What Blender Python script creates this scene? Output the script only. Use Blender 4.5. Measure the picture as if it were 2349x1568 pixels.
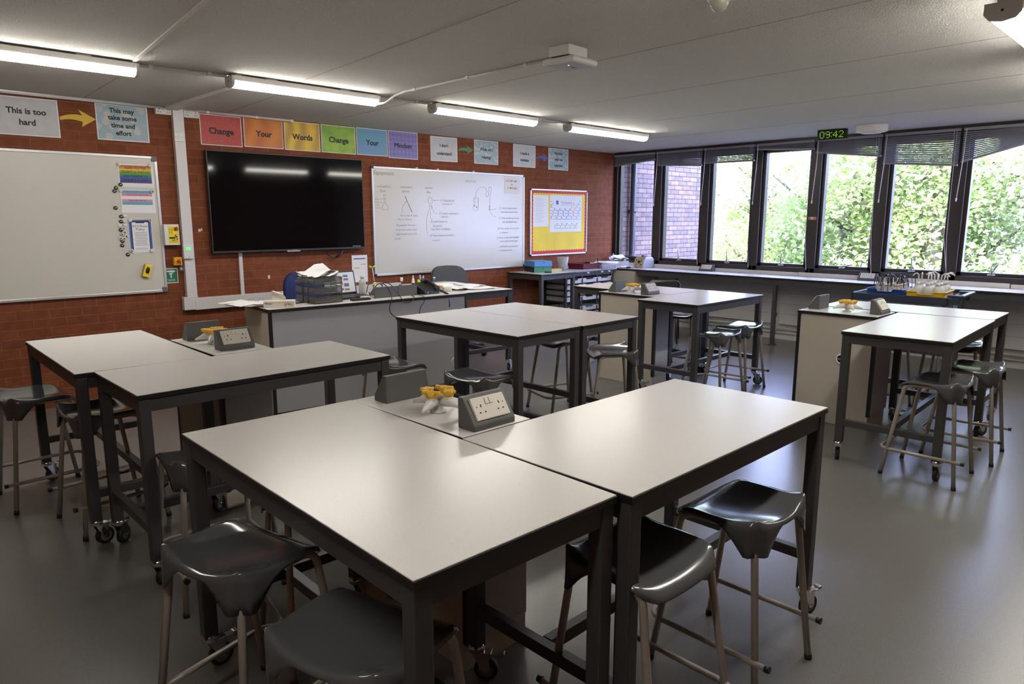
import bpy, bmesh, math, random
from mathutils import Vector, Matrix, Euler
for o in list(bpy.data.objects):
    bpy.data.objects.remove(o)
SC = bpy.context.scene
COL = SC.collection
PI = math.pi
random.seed(11)

# ------------------------------------------------------------------ camera
cam_data = bpy.data.cameras.new('camera')
cam_data.sensor_width = 36.0
cam_data.lens = 1608.6 / 2349 * 36.0
cam_data.clip_start = 0.05
cam_data.clip_end = 200
cam = bpy.data.objects.new('camera', cam_data)
COL.objects.link(cam)
cam.location = (0, 0, 1.52)
cam.rotation_euler = (math.radians(80.0), 0, math.radians(-44.3))
SC.camera = cam

# ------------------------------------------------------------------ world, exposure
world = bpy.data.worlds.new('sky')
SC.world = world
world.use_nodes = True
_bg = world.node_tree.nodes['Background']
_bg.inputs[0].default_value = (0.47, 0.53, 1.0, 1)
_bg.inputs[1].default_value = 23.0
SUN_STRENGTH = 44.0
LAMP = 44.0
LAMP_COL = (1.0, 0.95, 0.86)
sun_d = bpy.data.lights.new('sun', 'SUN')
sun_d.energy = SUN_STRENGTH
sun_d.angle = math.radians(3)
sun_d.color = (1.0, 0.94, 0.84)
sun_o = bpy.data.objects.new('sun', sun_d)
COL.objects.link(sun_o)
sun_o.location = (20, -20, 30)
# the sun stands behind the building's roof: it lights the trees, never the room
sun_o.rotation_euler = (math.radians(48), 0, math.radians(-112))
SC.view_settings.view_transform = 'Standard'
SC.view_settings.look = 'None'
SC.view_settings.exposure = 0.0
SC.view_settings.gamma = 1.0
SC.view_settings.use_curve_mapping = False

# ------------------------------------------------------------------ helpers
class MB:
    """collects shapes, then links them as one mesh object"""
    def __init__(s):
        s.bm = bmesh.new()
    def _idx(s, faces, m, smooth=False):
        for f in faces:
            f.material_index = m
            f.smooth = smooth
    def box(s, x0, x1, y0, y1, z0, z1, m=0, bev=0.0, seg=2, mat=None):
        r = bmesh.ops.create_cube(s.bm, size=1.0)
        vs = r['verts']
        for v in vs:
            v.co = Vector(((x0 + x1) / 2 + v.co.x * (x1 - x0), (y0 + y1) / 2 + v.co.y * (y1 - y0), (z0 + z1) / 2 + v.co.z * (z1 - z0)))
        fs = list({f for v in vs for f in v.link_faces})
        s._idx(fs, m)
        if bev > 0:
            es = list({e for v in vs for e in v.link_edges})
            r2 = bmesh.ops.bevel(s.bm, geom=es, offset=bev, segments=seg, profile=0.5, affect='EDGES')
            vs = list({v for f in r2['faces'] for v in f.verts} | {v for v in vs if v.is_valid})
            for f in {f for v in vs for f in v.link_faces}:
                f.material_index = m
        if mat is not None:
            for v in vs:
                v.co = mat @ v.co
        return vs
    def top_mat(s, vs, m):
        for f in {f for v in vs for f in v.link_faces}:
            f.normal_update()
            if f.normal.z > 0.9:
                f.material_index = m
    def poly(s, pts, m=0, smooth=False):
        f = s.bm.faces.new([s.bm.verts.new(p) for p in pts])
        s._idx([f], m, smooth)
        return f
    def prism(s, pts2, axis, a0, a1, m=0, bev=0.0):
        """extrude a 2D outline; axis x: pts are (y,z); y: (x,z); z: (x,y)"""
        def P(p, a):
            return {'x': (a, p[0], p[1]), 'y': (p[0], a, p[1]), 'z': (p[0], p[1], a)}[axis]
        v0 = [s.bm.verts.new(P(p, a0)) for p in pts2]
        v1 = [s.bm.verts.new(P(p, a1)) for p in pts2]
        n = len(pts2)
        fs = [s.bm.faces.new(v0), s.bm.faces.new(v1[::-1])]
        for i in range(n):
            fs.append(s.bm.faces.new((v0[i], v1[i], v1[(i + 1) % n], v0[(i + 1) % n])))
        s._idx(fs, m)
        bmesh.ops.recalc_face_normals(s.bm, faces=fs)
        if bev > 0:
            es = list({e for f in fs for e in f.edges})
            bmesh.ops.bevel(s.bm, geom=es, offset=bev, segments=2, profile=0.5, affect='EDGES')
        return v0 + v1
    def tube(s, pts, r, seg=10, m=0, closed=False, radii=None, caps=True):
        pts = [Vector(p) for p in pts]
        n = len(pts)
        rings = []
        prev = None
        for i, p in enumerate(pts):
            if closed:
                t = (pts[(i + 1) % n] - pts[i - 1])
            elif i == 0:
                t = pts[1] - pts[0]
            elif i == n - 1:
                t = pts[-1] - pts[-2]
            else:
                t = (pts[i + 1] - p).normalized() + (p - pts[i - 1]).normalized()
            if t.length < 1e-9:
                t = Vector((0, 0, 1))
            t.normalize()
            if prev is None:
                a = Vector((0, 0, 1)) if abs(t.z) < 0.9 else Vector((1, 0, 0))
                u = t.cross(a).normalized()
            else:
                u = prev - t * prev.dot(t)
                u = u.normalized() if u.length > 1e-6 else t.orthogonal().normalized()
            prev = u
            w = t.cross(u)
            rr = radii[i] if radii else r
            rings.append([s.bm.verts.new(p + (u * math.cos(2 * PI * k / seg) + w * math.sin(2 * PI * k / seg)) * rr) for k in range(seg)])
        fs = []
        for i in range(n if closed else n - 1):
            a, b = rings[i], rings[(i + 1) % n]
            for k in range(seg):
                fs.append(s.bm.faces.new((a[k], a[(k + 1) % seg], b[(k + 1) % seg], b[k])))
        s._idx(fs, m, True)
        if not closed and caps:
            c = [s.bm.faces.new(rings[0][::-1]), s.bm.faces.new(rings[-1])]
            s._idx(c, m)
        return [v for r_ in rings for v in r_]
    def cyl(s, p0, p1, r, seg=20, m=0, r1=None):
        return s.tube([p0, p1], r, seg, m, radii=[r, r if r1 is None else r1])
    def lathe(s, prof, c=(0, 0, 0), seg=24, m=0, mat=None):
        """prof: (radius, z) pairs turned about the vertical through c"""
        rings = []
        allv = []
        for r, z in prof:
            if r < 1e-5:
                ring = [s.bm.verts.new((c[0], c[1], c[2] + z))]
            else:
                ring = [s.bm.verts.new((c[0] + r * math.cos(2 * PI * k / seg), c[1] + r * math.sin(2 * PI * k / seg), c[2] + z)) for k in range(seg)]
            rings.append(ring)
            allv += ring
        fs = []
        for a, b in zip(rings[:-1], rings[1:]):
            for k in range(seg):
                k2 = (k + 1) % seg
                if len(a) == 1 and len(b) == 1:
                    continue
                if len(a) == 1:
                    fs.append(s.bm.faces.new((a[0], b[k2], b[k])))
                elif len(b) == 1:
                    fs.append(s.bm.faces.new((a[k], a[k2], b[0])))
                else:
                    fs.append(s.bm.faces.new((a[k], a[k2], b[k2], b[k])))
        s._idx(fs, m, True)
        bmesh.ops.recalc_face_normals(s.bm, faces=fs)
        if mat is not None:
            for v in allv:
                v.co = mat @ v.co
        return allv
    def text(s, body, c, ux, uy, h=None, w=None, m=0, bold=0.0, align='CENTER', shear=0.0, lift=0.0):
        """flat lettering; h is the capital height, c the middle of the line"""
        cu = bpy.data.curves.new('t', 'FONT')
        cu.body = body
        cu.size = 1.0
        cu.align_x = align
        cu.offset = bold
        cu.shear = shear
        cu.resolution_u = 3
        ob = bpy.data.objects.new('t', cu)
        COL.objects.link(ob)
        bpy.context.view_layer.update()
        dg = bpy.context.evaluated_depsgraph_get()
        me = bpy.data.meshes.new_from_object(ob.evaluated_get(dg))
        bpy.data.objects.remove(ob)
        bpy.data.curves.remove(cu)
        xs = [v.co.x for v in me.vertices] or [0, 1]
        if w is not None:
            sc = w / max(1e-6, max(xs) - min(xs))
        else:
            sc = h / 0.70
        sy = sc if h is None else h / 0.70
        ux, uy, c = Vector(ux), Vector(uy), Vector(c)
        n = ux.cross(uy)
        mid = (max(xs) + min(xs)) / 2 if align == 'CENTER' else 0
        vs = [s.bm.verts.new(c + ux * (v.co.x - mid) * sc + uy * (v.co.y - 0.35) * sy + n * lift) for v in me.vertices]
        for p in me.polygons:
            try:
                f = s.bm.faces.new([vs[i] for i in p.vertices])
                f.material_index = m
            except ValueError:
                pass
        bpy.data.meshes.remove(me)
    def xf(s, mat, vs=None):
        for v in (vs if vs is not None else s.bm.verts):
            v.co = mat @ v.co
    def build(s, name, mats, parent=None, **tags):
        me = bpy.data.meshes.new(name)
        s.bm.normal_update()
        s.bm.to_mesh(me)
        s.bm.free()
        for mt in (mats if isinstance(mats, (list, tuple)) else [mats]):
            me.materials.append(mt)
        ob = bpy.data.objects.new(name, me)
        COL.objects.link(ob)
        if parent is not None:
            ob.parent = parent
        for k, v in tags.items():
            if v is not None:
                ob[k] = v
        return ob

def thing(name, label, cat, loc=(0, 0, 0), rot=0.0, group=None):
    o = bpy.data.objects.new(name, None)
    o.empty_display_size = 0.05
    COL.objects.link(o)
    o.location = loc
    o.rotation_euler = (0, 0, rot)
    o['label'] = label
    o['category'] = cat
    if group:
        o['group'] = group
    return o

def tag(o, label, cat, group=None):
    o['label'] = label
    o['category'] = cat
    if group:
        o['group'] = group
    return o

def dup(root, loc, rot, label, group=None):
    r = root.copy()
    COL.objects.link(r)
    r.location = loc
    r.rotation_euler = (0, 0, rot)
    r['label'] = label
    if group:
        r['group'] = group
    for ch in list(root.children):
        c = ch.copy()
        COL.objects.link(c)
        c.parent = r
        for g in list(ch.children):
            d = g.copy()
            COL.objects.link(d)
            d.parent = c
    return r

def struct(name, mb, mats, parent=None):
    o = mb.build(name, mats, parent)
    if parent is None:
        o['kind'] = 'structure'
    return o

# ------------------------------------------------------------------ materials
def srgb(r, g, b):
    def f(c):
        c /= 255.0
        return c / 12.92 if c <= 0.04045 else ((c + 0.055) / 1.055) ** 2.4
    return (f(r), f(g), f(b), 1.0)

def lin(*c):
    return (c[0], c[1], c[2], 1.0)

def M(name, col, rough=0.5, metal=0.0, spec=0.5, speck=None, blot=None, bump=None, emit=None, alpha=None, coat=0.0, trans=0.0):
    """speck: (scale, strength, colour) fine flecks; blot: (scale, strength) soft mottling; bump: (scale, strength)"""
    mt = bpy.data.materials.new(name)
    mt.use_nodes = True
    nt = mt.node_tree
    b = nt.nodes['Principled BSDF']
    if len(col) == 3:
        col = (*col, 1.0)
    b.inputs['Base Color'].default_value = col
    b.inputs['Roughness'].default_value = rough
    b.inputs['Metallic'].default_value = metal
    b.inputs['Specular IOR Level'].default_value = spec
    b.inputs['Coat Weight'].default_value = coat
    if trans:
        b.inputs['Transmission Weight'].default_value = trans
    tc = nt.nodes.new('ShaderNodeTexCoord')
    last = None
    def noise(scale, detail=2.0):
        n = nt.nodes.new('ShaderNodeTexNoise')
        n.inputs['Scale'].default_value = scale
        n.inputs['Detail'].default_value = detail
        nt.links.new(tc.outputs['Object'], n.inputs['Vector'])
        return n
    def mix(fac, a, bcol, mode='MIX'):
        x = nt.nodes.new('ShaderNodeMix')
        x.data_type = 'RGBA'
        x.blend_type = mode
        if isinstance(fac, float):
            x.inputs[0].default_value = fac
        else:
            nt.links.new(fac, x.inputs[0])
        for s_, val in ((6, a), (7, bcol)):
            if hasattr(val, 'is_linked'):
                nt.links.new(val, x.inputs[s_])
            else:
                x.inputs[s_].default_value = val
        return x.outputs[2]
    def ramp(src, p0, p1):
        r = nt.nodes.new('ShaderNodeMapRange')
        r.inputs['From Min'].default_value = p0
        r.inputs['From Max'].default_value = p1
        nt.links.new(src, r.inputs['Value'])
        return r.outputs['Result']
    if blot:
        f = ramp(noise(blot[0], 4).outputs['Fac'], 0.3, 0.7)
        k = 1 - blot[1]
        dark = (col[0] * k, col[1] * k, col[2] * k, 1)
        last = mix(f, last or col, dark)
    if speck:
        f = ramp(noise(speck[0], 1).outputs['Fac'], 0.60, 0.72)
        mm = nt.nodes.new('ShaderNodeMath')
        mm.operation = 'MULTIPLY'
        mm.inputs[1].default_value = speck[1]
        nt.links.new(f, mm.inputs[0])
        last = mix(mm.outputs[0], last or col, speck[2])
    if last:
        nt.links.new(last, b.inputs['Base Color'])
    if bump:
        bn = nt.nodes.new('ShaderNodeBump')
        bn.inputs['Strength'].default_value = bump[1]
        bn.inputs['Distance'].default_value = bump[2] if len(bump) > 2 else 0.01
        nt.links.new(noise(bump[0], 3).outputs['Fac'], bn.inputs['Height'])
        nt.links.new(bn.outputs['Normal'], b.inputs['Normal'])
    if emit:
        b.inputs['Emission Color'].default_value = (*emit[:3], 1)
        b.inputs['Emission Strength'].default_value = emit[3]
    if alpha is not None:
        b.inputs['Alpha'].default_value = alpha
    return mt

def brick(name, c1, c2, mortar, axes, bw=0.2267, bh=0.0735, ms=0.005, rough=0.75, bstr=0.8, bias=0.0, off=(0, 0), tint=None):
    mt = bpy.data.materials.new(name)
    mt.use_nodes = True
    nt = mt.node_tree
    b = nt.nodes['Principled BSDF']
    b.inputs['Roughness'].default_value = rough
    b.inputs['Specular IOR Level'].default_value = 0.3
    tc = nt.nodes.new('ShaderNodeTexCoord')
    sp = nt.nodes.new('ShaderNodeSeparateXYZ')
    nt.links.new(tc.outputs['Object'], sp.inputs[0])
    cb = nt.nodes.new('ShaderNodeCombineXYZ')
    for i, ax in enumerate(axes):
        ad = nt.nodes.new('ShaderNodeMath')
        ad.inputs[1].default_value = off[i] + 10 * (bw if i == 0 else bh)
        nt.links.new(sp.outputs['XYZ'.index(ax)], ad.inputs[0])
        nt.links.new(ad.outputs[0], cb.inputs[i])
    # slightly uneven courses
    nz = nt.nodes.new('ShaderNodeTexNoise')
    nz.inputs['Scale'].default_value = 6.0
    nt.links.new(cb.outputs[0], nz.inputs['Vector'])
    sub = nt.nodes.new('ShaderNodeVectorMath')
    sub.operation = 'MULTIPLY_ADD'
    sub.inputs[1].default_value = (0.006, 0.006, 0)
    nt.links.new(nz.outputs['Color'], sub.inputs[0])
    nt.links.new(cb.outputs[0], sub.inputs[2])
    br = nt.nodes.new('ShaderNodeTexBrick')
    br.offset = 0.5
    br.inputs['Scale'].default_value = 1.0
    br.inputs['Brick Width'].default_value = bw
    br.inputs['Row Height'].default_value = bh
    br.inputs['Mortar Size'].default_value = ms
    br.inputs['Mortar Smooth'].default_value = 0.25
    br.inputs['Bias'].default_value = bias
    br.inputs['Color1'].default_value = c1
    br.inputs['Color2'].default_value = c2
    br.inputs['Mortar'].default_value = mortar
    nt.links.new(sub.outputs[0], br.inputs['Vector'])
    n2 = nt.nodes.new('ShaderNodeTexNoise')
    n2.inputs['Scale'].default_value = 14.0
    n2.inputs['Detail'].default_value = 5.0
    nt.links.new(tc.outputs['Object'], n2.inputs['Vector'])
    mr = nt.nodes.new('ShaderNodeMapRange')
    mr.inputs['From Min'].default_value = 0.25
    mr.inputs['From Max'].default_value = 0.75
    mr.inputs['To Min'].default_value = 0.78
    mr.inputs['To Max'].default_value = 1.15
    nt.links.new(n2.outputs['Fac'], mr.inputs['Value'])
    mx = nt.nodes.new('ShaderNodeMix')
    mx.data_type = 'RGBA'
    mx.blend_type = 'MULTIPLY'
    mx.inputs[0].default_value = 1.0
    nt.links.new(br.outputs['Color'], mx.inputs[6])
    nt.links.new(mr.outputs[0], mx.inputs[7])
    nt.links.new(mx.outputs[2], b.inputs['Base Color'])
    bn = nt.nodes.new('ShaderNodeBump')
    bn.inputs['Strength'].default_value = bstr
    bn.inputs['Distance'].default_value = 0.006
    inv = nt.nodes.new('ShaderNodeMath')
    inv.operation = 'MULTIPLY_ADD'
    inv.inputs[1].default_value = -1.0
    nt.links.new(br.outputs['Fac'], inv.inputs[0])
    n3 = nt.nodes.new('ShaderNodeTexNoise')
    n3.inputs['Scale'].default_value = 60.0
    nt.links.new(tc.outputs['Object'], n3.inputs['Vector'])
    m3 = nt.nodes.new('ShaderNodeMath')
    m3.operation = 'MULTIPLY'
    m3.inputs[1].default_value = 0.35
    nt.links.new(n3.outputs['Fac'], m3.inputs[0])
    nt.links.new(m3.outputs[0], inv.inputs[2])
    nt.links.new(inv.outputs[0], bn.inputs['Height'])
    nt.links.new(bn.outputs['Normal'], b.inputs['Normal'])
    return mt

def thin_glass(name, tint=(0.97, 0.99, 0.98), gloss=0.03, rough=0.0):
    mt = bpy.data.materials.new(name)
    mt.use_nodes = True
    nt = mt.node_tree
    nt.nodes.remove(nt.nodes['Principled BSDF'])
    out = nt.nodes['Material Output']
    tr = nt.nodes.new('ShaderNodeBsdfTransparent')
    tr.inputs[0].default_value = (*tint, 1)
    gl = nt.nodes.new('ShaderNodeBsdfGlossy')
    gl.inputs['Roughness'].default_value = rough
    mx = nt.nodes.new('ShaderNodeMixShader')
    mx.inputs[0].default_value = gloss
    nt.links.new(tr.outputs[0], mx.inputs[1])
    nt.links.new(gl.outputs[0], mx.inputs[2])
    nt.links.new(mx.outputs[0], out.inputs[0])
    return mt

def pattern(name, kind, a, b_, scale=10.0, c=None):
    """printed paper patterns"""
    mt = bpy.data.materials.new(name)
    mt.use_nodes = True
    nt = mt.node_tree
    b = nt.nodes['Principled BSDF']
    b.inputs['Roughness'].default_value = 0.45
    tc = nt.nodes.new('ShaderNodeTexCoord')
    rp = nt.nodes.new('ShaderNodeValToRGB')
    if kind == 'bokeh':
        t = nt.nodes.new('ShaderNodeTexVoronoi')
        t.inputs['Scale'].default_value = scale
        src = t.outputs['Distance']
        rp.color_ramp.elements[0].color = b_
        rp.color_ramp.elements[0].position = 0.36
        rp.color_ramp.elements[1].color = a
        rp.color_ramp.elements[1].position = 0.44
        if c:
            e = rp.color_ramp.elements.new(0.2)
            e.color = c
    elif kind == 'splash':
        t = nt.nodes.new('ShaderNodeTexVoronoi')
        t.inputs['Scale'].default_value = scale
        src = t.outputs['Distance']
        rp.color_ramp.elements[0].color = b_
        rp.color_ramp.elements[0].position = 0.10
        rp.color_ramp.elements[1].color = a
        rp.color_ramp.elements[1].position = 0.2
    elif kind == 'wave':
        t = nt.nodes.new('ShaderNodeTexWave')
        t.inputs['Scale'].default_value = scale
        t.inputs['Distortion'].default_value = 7.0
        t.inputs['Detail'].default_value = 2.0
        t.inputs['Detail Scale'].default_value = 1.2
        src = t.outputs['Fac']
        rp.color_ramp.elements[0].color = a
        rp.color_ramp.elements[1].color = b_
    elif kind == 'checker':
        t = nt.nodes.new('ShaderNodeTexChecker')
        t.inputs['Scale'].default_value = scale
        t.inputs['Color1'].default_value = (0, 0, 0, 1)
        t.inputs['Color2'].default_value = (1, 1, 1, 1)
        mp = nt.nodes.new('ShaderNodeMapping')
        mp.inputs['Rotation'].default_value = (0, PI / 4, 0)
        nt.links.new(tc.outputs['Object'], mp.inputs[0])
        nt.links.new(mp.outputs[0], t.inputs['Vector'])
        src = t.outputs['Fac']
        rp.color_ramp.elements[0].color = a
        rp.color_ramp.elements[1].color = b_
    else:
        t = nt.nodes.new('ShaderNodeTexNoise')
        t.inputs['Scale'].default_value = scale
        t.inputs['Detail'].default_value = 4.0
        src = t.outputs['Fac']
        rp.color_ramp.elements[0].color = a
        rp.color_ramp.elements[0].position = 0.35
        rp.color_ramp.elements[1].color = b_
        rp.color_ramp.elements[1].position = 0.65
    if kind != 'checker':
        nt.links.new(tc.outputs['Object'], t.inputs['Vector'])
    nt.links.new(src, rp.inputs[0])
    nt.links.new(rp.outputs[0], b.inputs['Base Color'])
    return mt

def leaf_mat(name, c1, c2):
    mt = bpy.data.materials.new(name)
    mt.use_nodes = True
    nt = mt.node_tree
    nt.nodes.remove(nt.nodes['Principled BSDF'])
    out = nt.nodes['Material Output']
    tc = nt.nodes.new('ShaderNodeTexCoord')
    nz = nt.nodes.new('ShaderNodeTexNoise')
    nz.inputs['Scale'].default_value = 1.6
    nz.inputs['Detail'].default_value = 3
    nt.links.new(tc.outputs['Object'], nz.inputs['Vector'])
    rp = nt.nodes.new('ShaderNodeValToRGB')
    rp.color_ramp.elements[0].color = c1
    rp.color_ramp.elements[0].position = 0.35
    rp.color_ramp.elements[1].color = c2
    rp.color_ramp.elements[1].position = 0.65
    nt.links.new(nz.outputs['Fac'], rp.inputs[0])
    d = nt.nodes.new('ShaderNodeBsdfDiffuse')
    t = nt.nodes.new('ShaderNodeBsdfTranslucent')
    mx = nt.nodes.new('ShaderNodeMixShader')
    mx.inputs[0].default_value = 0.5
    nt.links.new(rp.outputs[0], d.inputs[0])
    nt.links.new(rp.outputs[0], t.inputs[0])
    nt.links.new(d.outputs[0], mx.inputs[1])
    nt.links.new(t.outputs[0], mx.inputs[2])
    nt.links.new(mx.outputs[0], out.inputs[0])
    return mt

m_brick_back = brick('orange_brick_back', lin(0.215, 0.060, 0.022), lin(0.170, 0.046, 0.017), lin(0.235, 0.086, 0.043), 'XZ')
m_brick_side = brick('orange_brick_side', lin(0.215, 0.060, 0.022), lin(0.170, 0.046, 0.017), lin(0.235, 0.086, 0.043), 'YZ')
m_brick_out = brick('weathered_brick', lin(0.20, 0.140, 0.125), lin(0.12, 0.098, 0.095), lin(0.06, 0.043, 0.038), 'XZ', ms=0.006, rough=0.9)
m_ceiling = M('textured_ceiling', lin(0.64, 0.62, 0.59), 0.9, spec=0.1, speck=(100, 0.7, lin(0.88, 0.86, 0.83)), bump=(115, 1.0, 0.010))
m_joint = M('ceiling_joint', lin(0.47, 0.45, 0.43), 0.9, spec=0.1)
m_joint_lit = M('lit_ceiling_joint', lin(0.72, 0.70, 0.66), 0.8, spec=0.1)  # paler joint colour, painting in the light caught along one ridge
m_floor = M('grey_vinyl', lin(0.142, 0.136, 0.130), 0.27, spec=0.5, speck=(230, 0.6, lin(0.24, 0.23, 0.22)), blot=(1.3, 0.07), bump=(260, 0.12, 0.002))
m_lam = M('speckled_laminate', lin(0.63, 0.61, 0.59), 0.26, spec=0.5, speck=(230, 0.32, lin(0.40, 0.385, 0.37)))
m_edge = M('black_edging', lin(0.012, 0.011, 0.012), 0.4)
m_frame = M('charcoal_metal', lin(0.050, 0.048, 0.050), 0.42, spec=0.5)
m_plastic = M('dark_grey_plastic', lin(0.075, 0.077, 0.082), 0.13, spec=0.5, bump=(9, 0.05, 0.004))
m_tube = M('taupe_tube', lin(0.36, 0.325, 0.285), 0.38, metal=0.2)
m_chrome = M('chrome', lin(0.75, 0.76, 0.78), 0.16, metal=1.0)
m_steel = M('brushed_steel', lin(0.42, 0.42, 0.43), 0.35, metal=1.0)
m_rubber = M('black_rubber', lin(0.015, 0.015, 0.016), 0.6)
m_hub = M('grey_wheel_hub', lin(0.16, 0.165, 0.175), 0.45)
m_beige = M('beige_panel', lin(0.50, 0.455, 0.385), 0.5, blot=(3, 0.05))
m_grey = M('pale_grey_panel', lin(0.40, 0.395, 0.40), 0.45)
m_plinth = M('plinth', lin(0.33, 0.32, 0.32), 0.5)
m_sockgrey = M('socket_box_grey', lin(0.095, 0.095, 0.092), 0.55)
m_sockwhite = M('socket_cream', lin(0.66, 0.62, 0.55), 0.32)
m_white = M('white_plastic', lin(0.70, 0.69, 0.67), 0.38)
m_trunk = M('white_trunking', lin(0.63, 0.61, 0.60), 0.4)
m_black = M('black_plastic', lin(0.012, 0.012, 0.013), 0.35)
m_hole = M('socket_hole', lin(0.01, 0.008, 0.007), 0.8)
m_board = M('whiteboard_face', lin(0.62, 0.60, 0.535), 0.22, spec=0.5, blot=(1.5, 0.04))
m_alu = M('board_frame', lin(0.60, 0.60, 0.60), 0.35, metal=0.5)
m_corner_grey = M('grey_corner_cap', lin(0.13, 0.13, 0.135), 0.5)
m_paper = M('white_paper', lin(0.78, 0.78, 0.79), 0.7, spec=0.2)
m_paper_grey = M('grey_paper', lin(0.56, 0.56, 0.57), 0.55, blot=(14, 0.12))
m_ink = M('black_ink', lin(0.012, 0.012, 0.014), 0.6)
m_marker = M('grey_marker', lin(0.15, 0.15, 0.145), 0.6)
m_marker_blue = M('blue_marker', lin(0.15, 0.18, 0.38), 0.6)
m_yellow = M('yellow_plastic', lin(0.85, 0.62, 0.02), 0.35)
m_tapyellow = M('tap_yellow', lin(0.75, 0.42, 0.02), 0.4)
m_red = M('red_plastic', lin(0.50, 0.02, 0.015), 0.35)
m_green = M('safety_green', lin(0.012, 0.16, 0.075), 0.45)
m_winframe = M('brown_window_frame', lin(0.030, 0.022, 0.019), 0.38)
m_blind = M('grey_blind_slat', lin(0.26, 0.26, 0.30), 0.45)
m_pane = thin_glass('window_pane')
m_wallwhite = M('painted_block_wall', lin(0.62, 0.60, 0.57), 0.6)
m_rad = M('white_radiator', lin(0.58, 0.565, 0.55), 0.4)
m_screen = M('black_glass_screen', lin(0.003, 0.003, 0.004), 0.055, spec=0.28)
m_tvframe = M('television_bezel', lin(0.055, 0.055, 0.058), 0.4, metal=0.6)
m_lamp = M('lit_diffuser', lin(0.9, 0.9, 0.9), 0.4, emit=(*LAMP_COL, LAMP))
m_lampbody = M('batten_housing', lin(0.66, 0.64, 0.61), 0.4)
m_endcap = M('batten_end_cap', lin(0.62, 0.60, 0.57), 0.5)

# ================================================================== the room
XW, YW, ZC = 8.66, 6.58, 2.46        # window wall, teaching wall, ceiling
X0, Y0 = -1.35, -1.55
JY = [6.55, 5.81, 5.06, 4.33, 3.59, 2.845, 2.10, 1.355, 0.61, -0.13, -0.87, Y0]

b = MB(); b.box(X0 - .1, XW + .12, Y0 - .1, YW + .1, -0.1, 0); struct('floor', b, m_floor)
b = MB(); b.box(X0 - .1, XW + .45, Y0 - .1, YW + .1, ZC, ZC + .25); struct('ceiling', b, m_ceiling)
b = MB(); b.box(X0 - .1, XW + .1, YW, YW + .12, 0, ZC); struct('wall_back', b, m_brick_back)
b = MB(); b.box(X0 - .12, X0, Y0 - .1, YW, 0, ZC); struct('wall_left', b, m_brick_side)
b = MB(); b.box(X0, XW + .1, Y0 - .12, Y0, 0, ZC); struct('wall_front', b, m_brick_back)
b = MB()
b.box(XW - .02, XW + .12, Y0, YW, 0, 0.86)
b.box(XW - .02, XW + .12, Y0, YW, 2.42, ZC)
b.box(XW - .10, XW + .12, Y0, JY[7] - .06, .86, 2.42)
struct('wall_right', b, m_wallwhite)
# joints between the ceiling slabs
joints = [((1.50, 4.9), (1.29, 2.9), 1), ((2.56, 5.0), (2.28, 1.9), 0), ((3.69, 6.1), (3.42, 1.2), 0), ((4.82, 6.4), (4.56, 0.3), 0),
          ((6.10, 6.4), (5.80, 0.3), 0), ((1.63, 6.5), (1.56, 5.2), 0), ((2.76, 6.5), (2.66, 5.2), 0), ((7.3, 6.4), (7.1, 0.3), 0)]
for i, (p, q, lit) in enumerate(joints):
    d = (Vector(q) - Vector(p)); L = d.length; d.normalize(); n = Vector((-d.y, d.x))
    b = MB(); w = 0.011 if lit else 0.004
    b.box(0, L, -w, w, ZC - (0.008 if lit else 0.0015), ZC, mat=Matrix.Translation((p[0], p[1], 0)) @ Matrix.Rotation(math.atan2(d.y, d.x), 4, 'Z'))
    struct('trim_%d' % (i + 1), b, m_joint_lit if lit else m_joint)
# floor seams
for i, (p, q) in enumerate([((3.9, 0.3), (6.9, 0.35)), ((2.9, 3.05), (6.0, 3.1))]):
    pass

# windows: frame > sash, pane, handle
def window(n, ya, yb, lever=None):
    b = MB()
    b.box(8.54, 8.68, ya - .06, ya + .055, 0.86, 2.42, bev=.004)
    b.box(8.54, 8.68, ya, yb, 0.86, 0.925, bev=.004)
    b.box(8.53, 8.68, ya, yb, 2.36, 2.42, bev=.004)
    if n == 1:
        b.box(8.54, 8.68, yb - .03, yb + .03, 0.86, 2.42)
    fr = struct('window_%d' % n, b, m_winframe)
    b = MB()
    a, c = ya + .055, yb - .06
    t = .038
    if n == 1:
        c = yb - .03
    z0, z1 = .925, 2.36
    for (u0, u1, v0, v1) in ((a, a + t, z0, z1), (c - t, c, z0, z1), (a, c, z0, z0 + t), (a, c, z1 - t, z1)):
        b.box(8.575, 8.655, u0, u1, v0, v1, bev=.003)
    b.build('sash', m_winframe, fr)
    b = MB(); b.box(8.612, 8.618, a + t - .004, c - t + .004, z0 + t - .004, z1 - t + .004)
    b.build('pane', m_pane, fr)
    if lever is not None:
        ym = (a + c) / 2
        b = MB()
        b.box(8.555, 8.578, ym - .035, ym + .035, .932, .95, bev=.003)
        b.cyl((8.565, ym, .945), (8.55, ym, .965), .008)
        dy, dz = math.sin(lever) * .13, math.cos(lever) * .13
        b.tube([(8.55, ym, .96), (8.545, ym + dy * .4, .96 + dz * .4), (8.54, ym + dy, .96 + dz)], .008, 8)
        b.build('handle', m_steel, fr)
for n in range(1, 8):
    window(n, JY[n], JY[n - 1], {2: 0.0, 3: 0.0, 4: -.12, 5: -1.35, 6: 0.0, 7: -.5}.get(n))
b = MB(); b.box(8.50, 8.66, Y0, 6.55, 2.42, 2.46); struct('trim_11', b, m_winframe)

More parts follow.
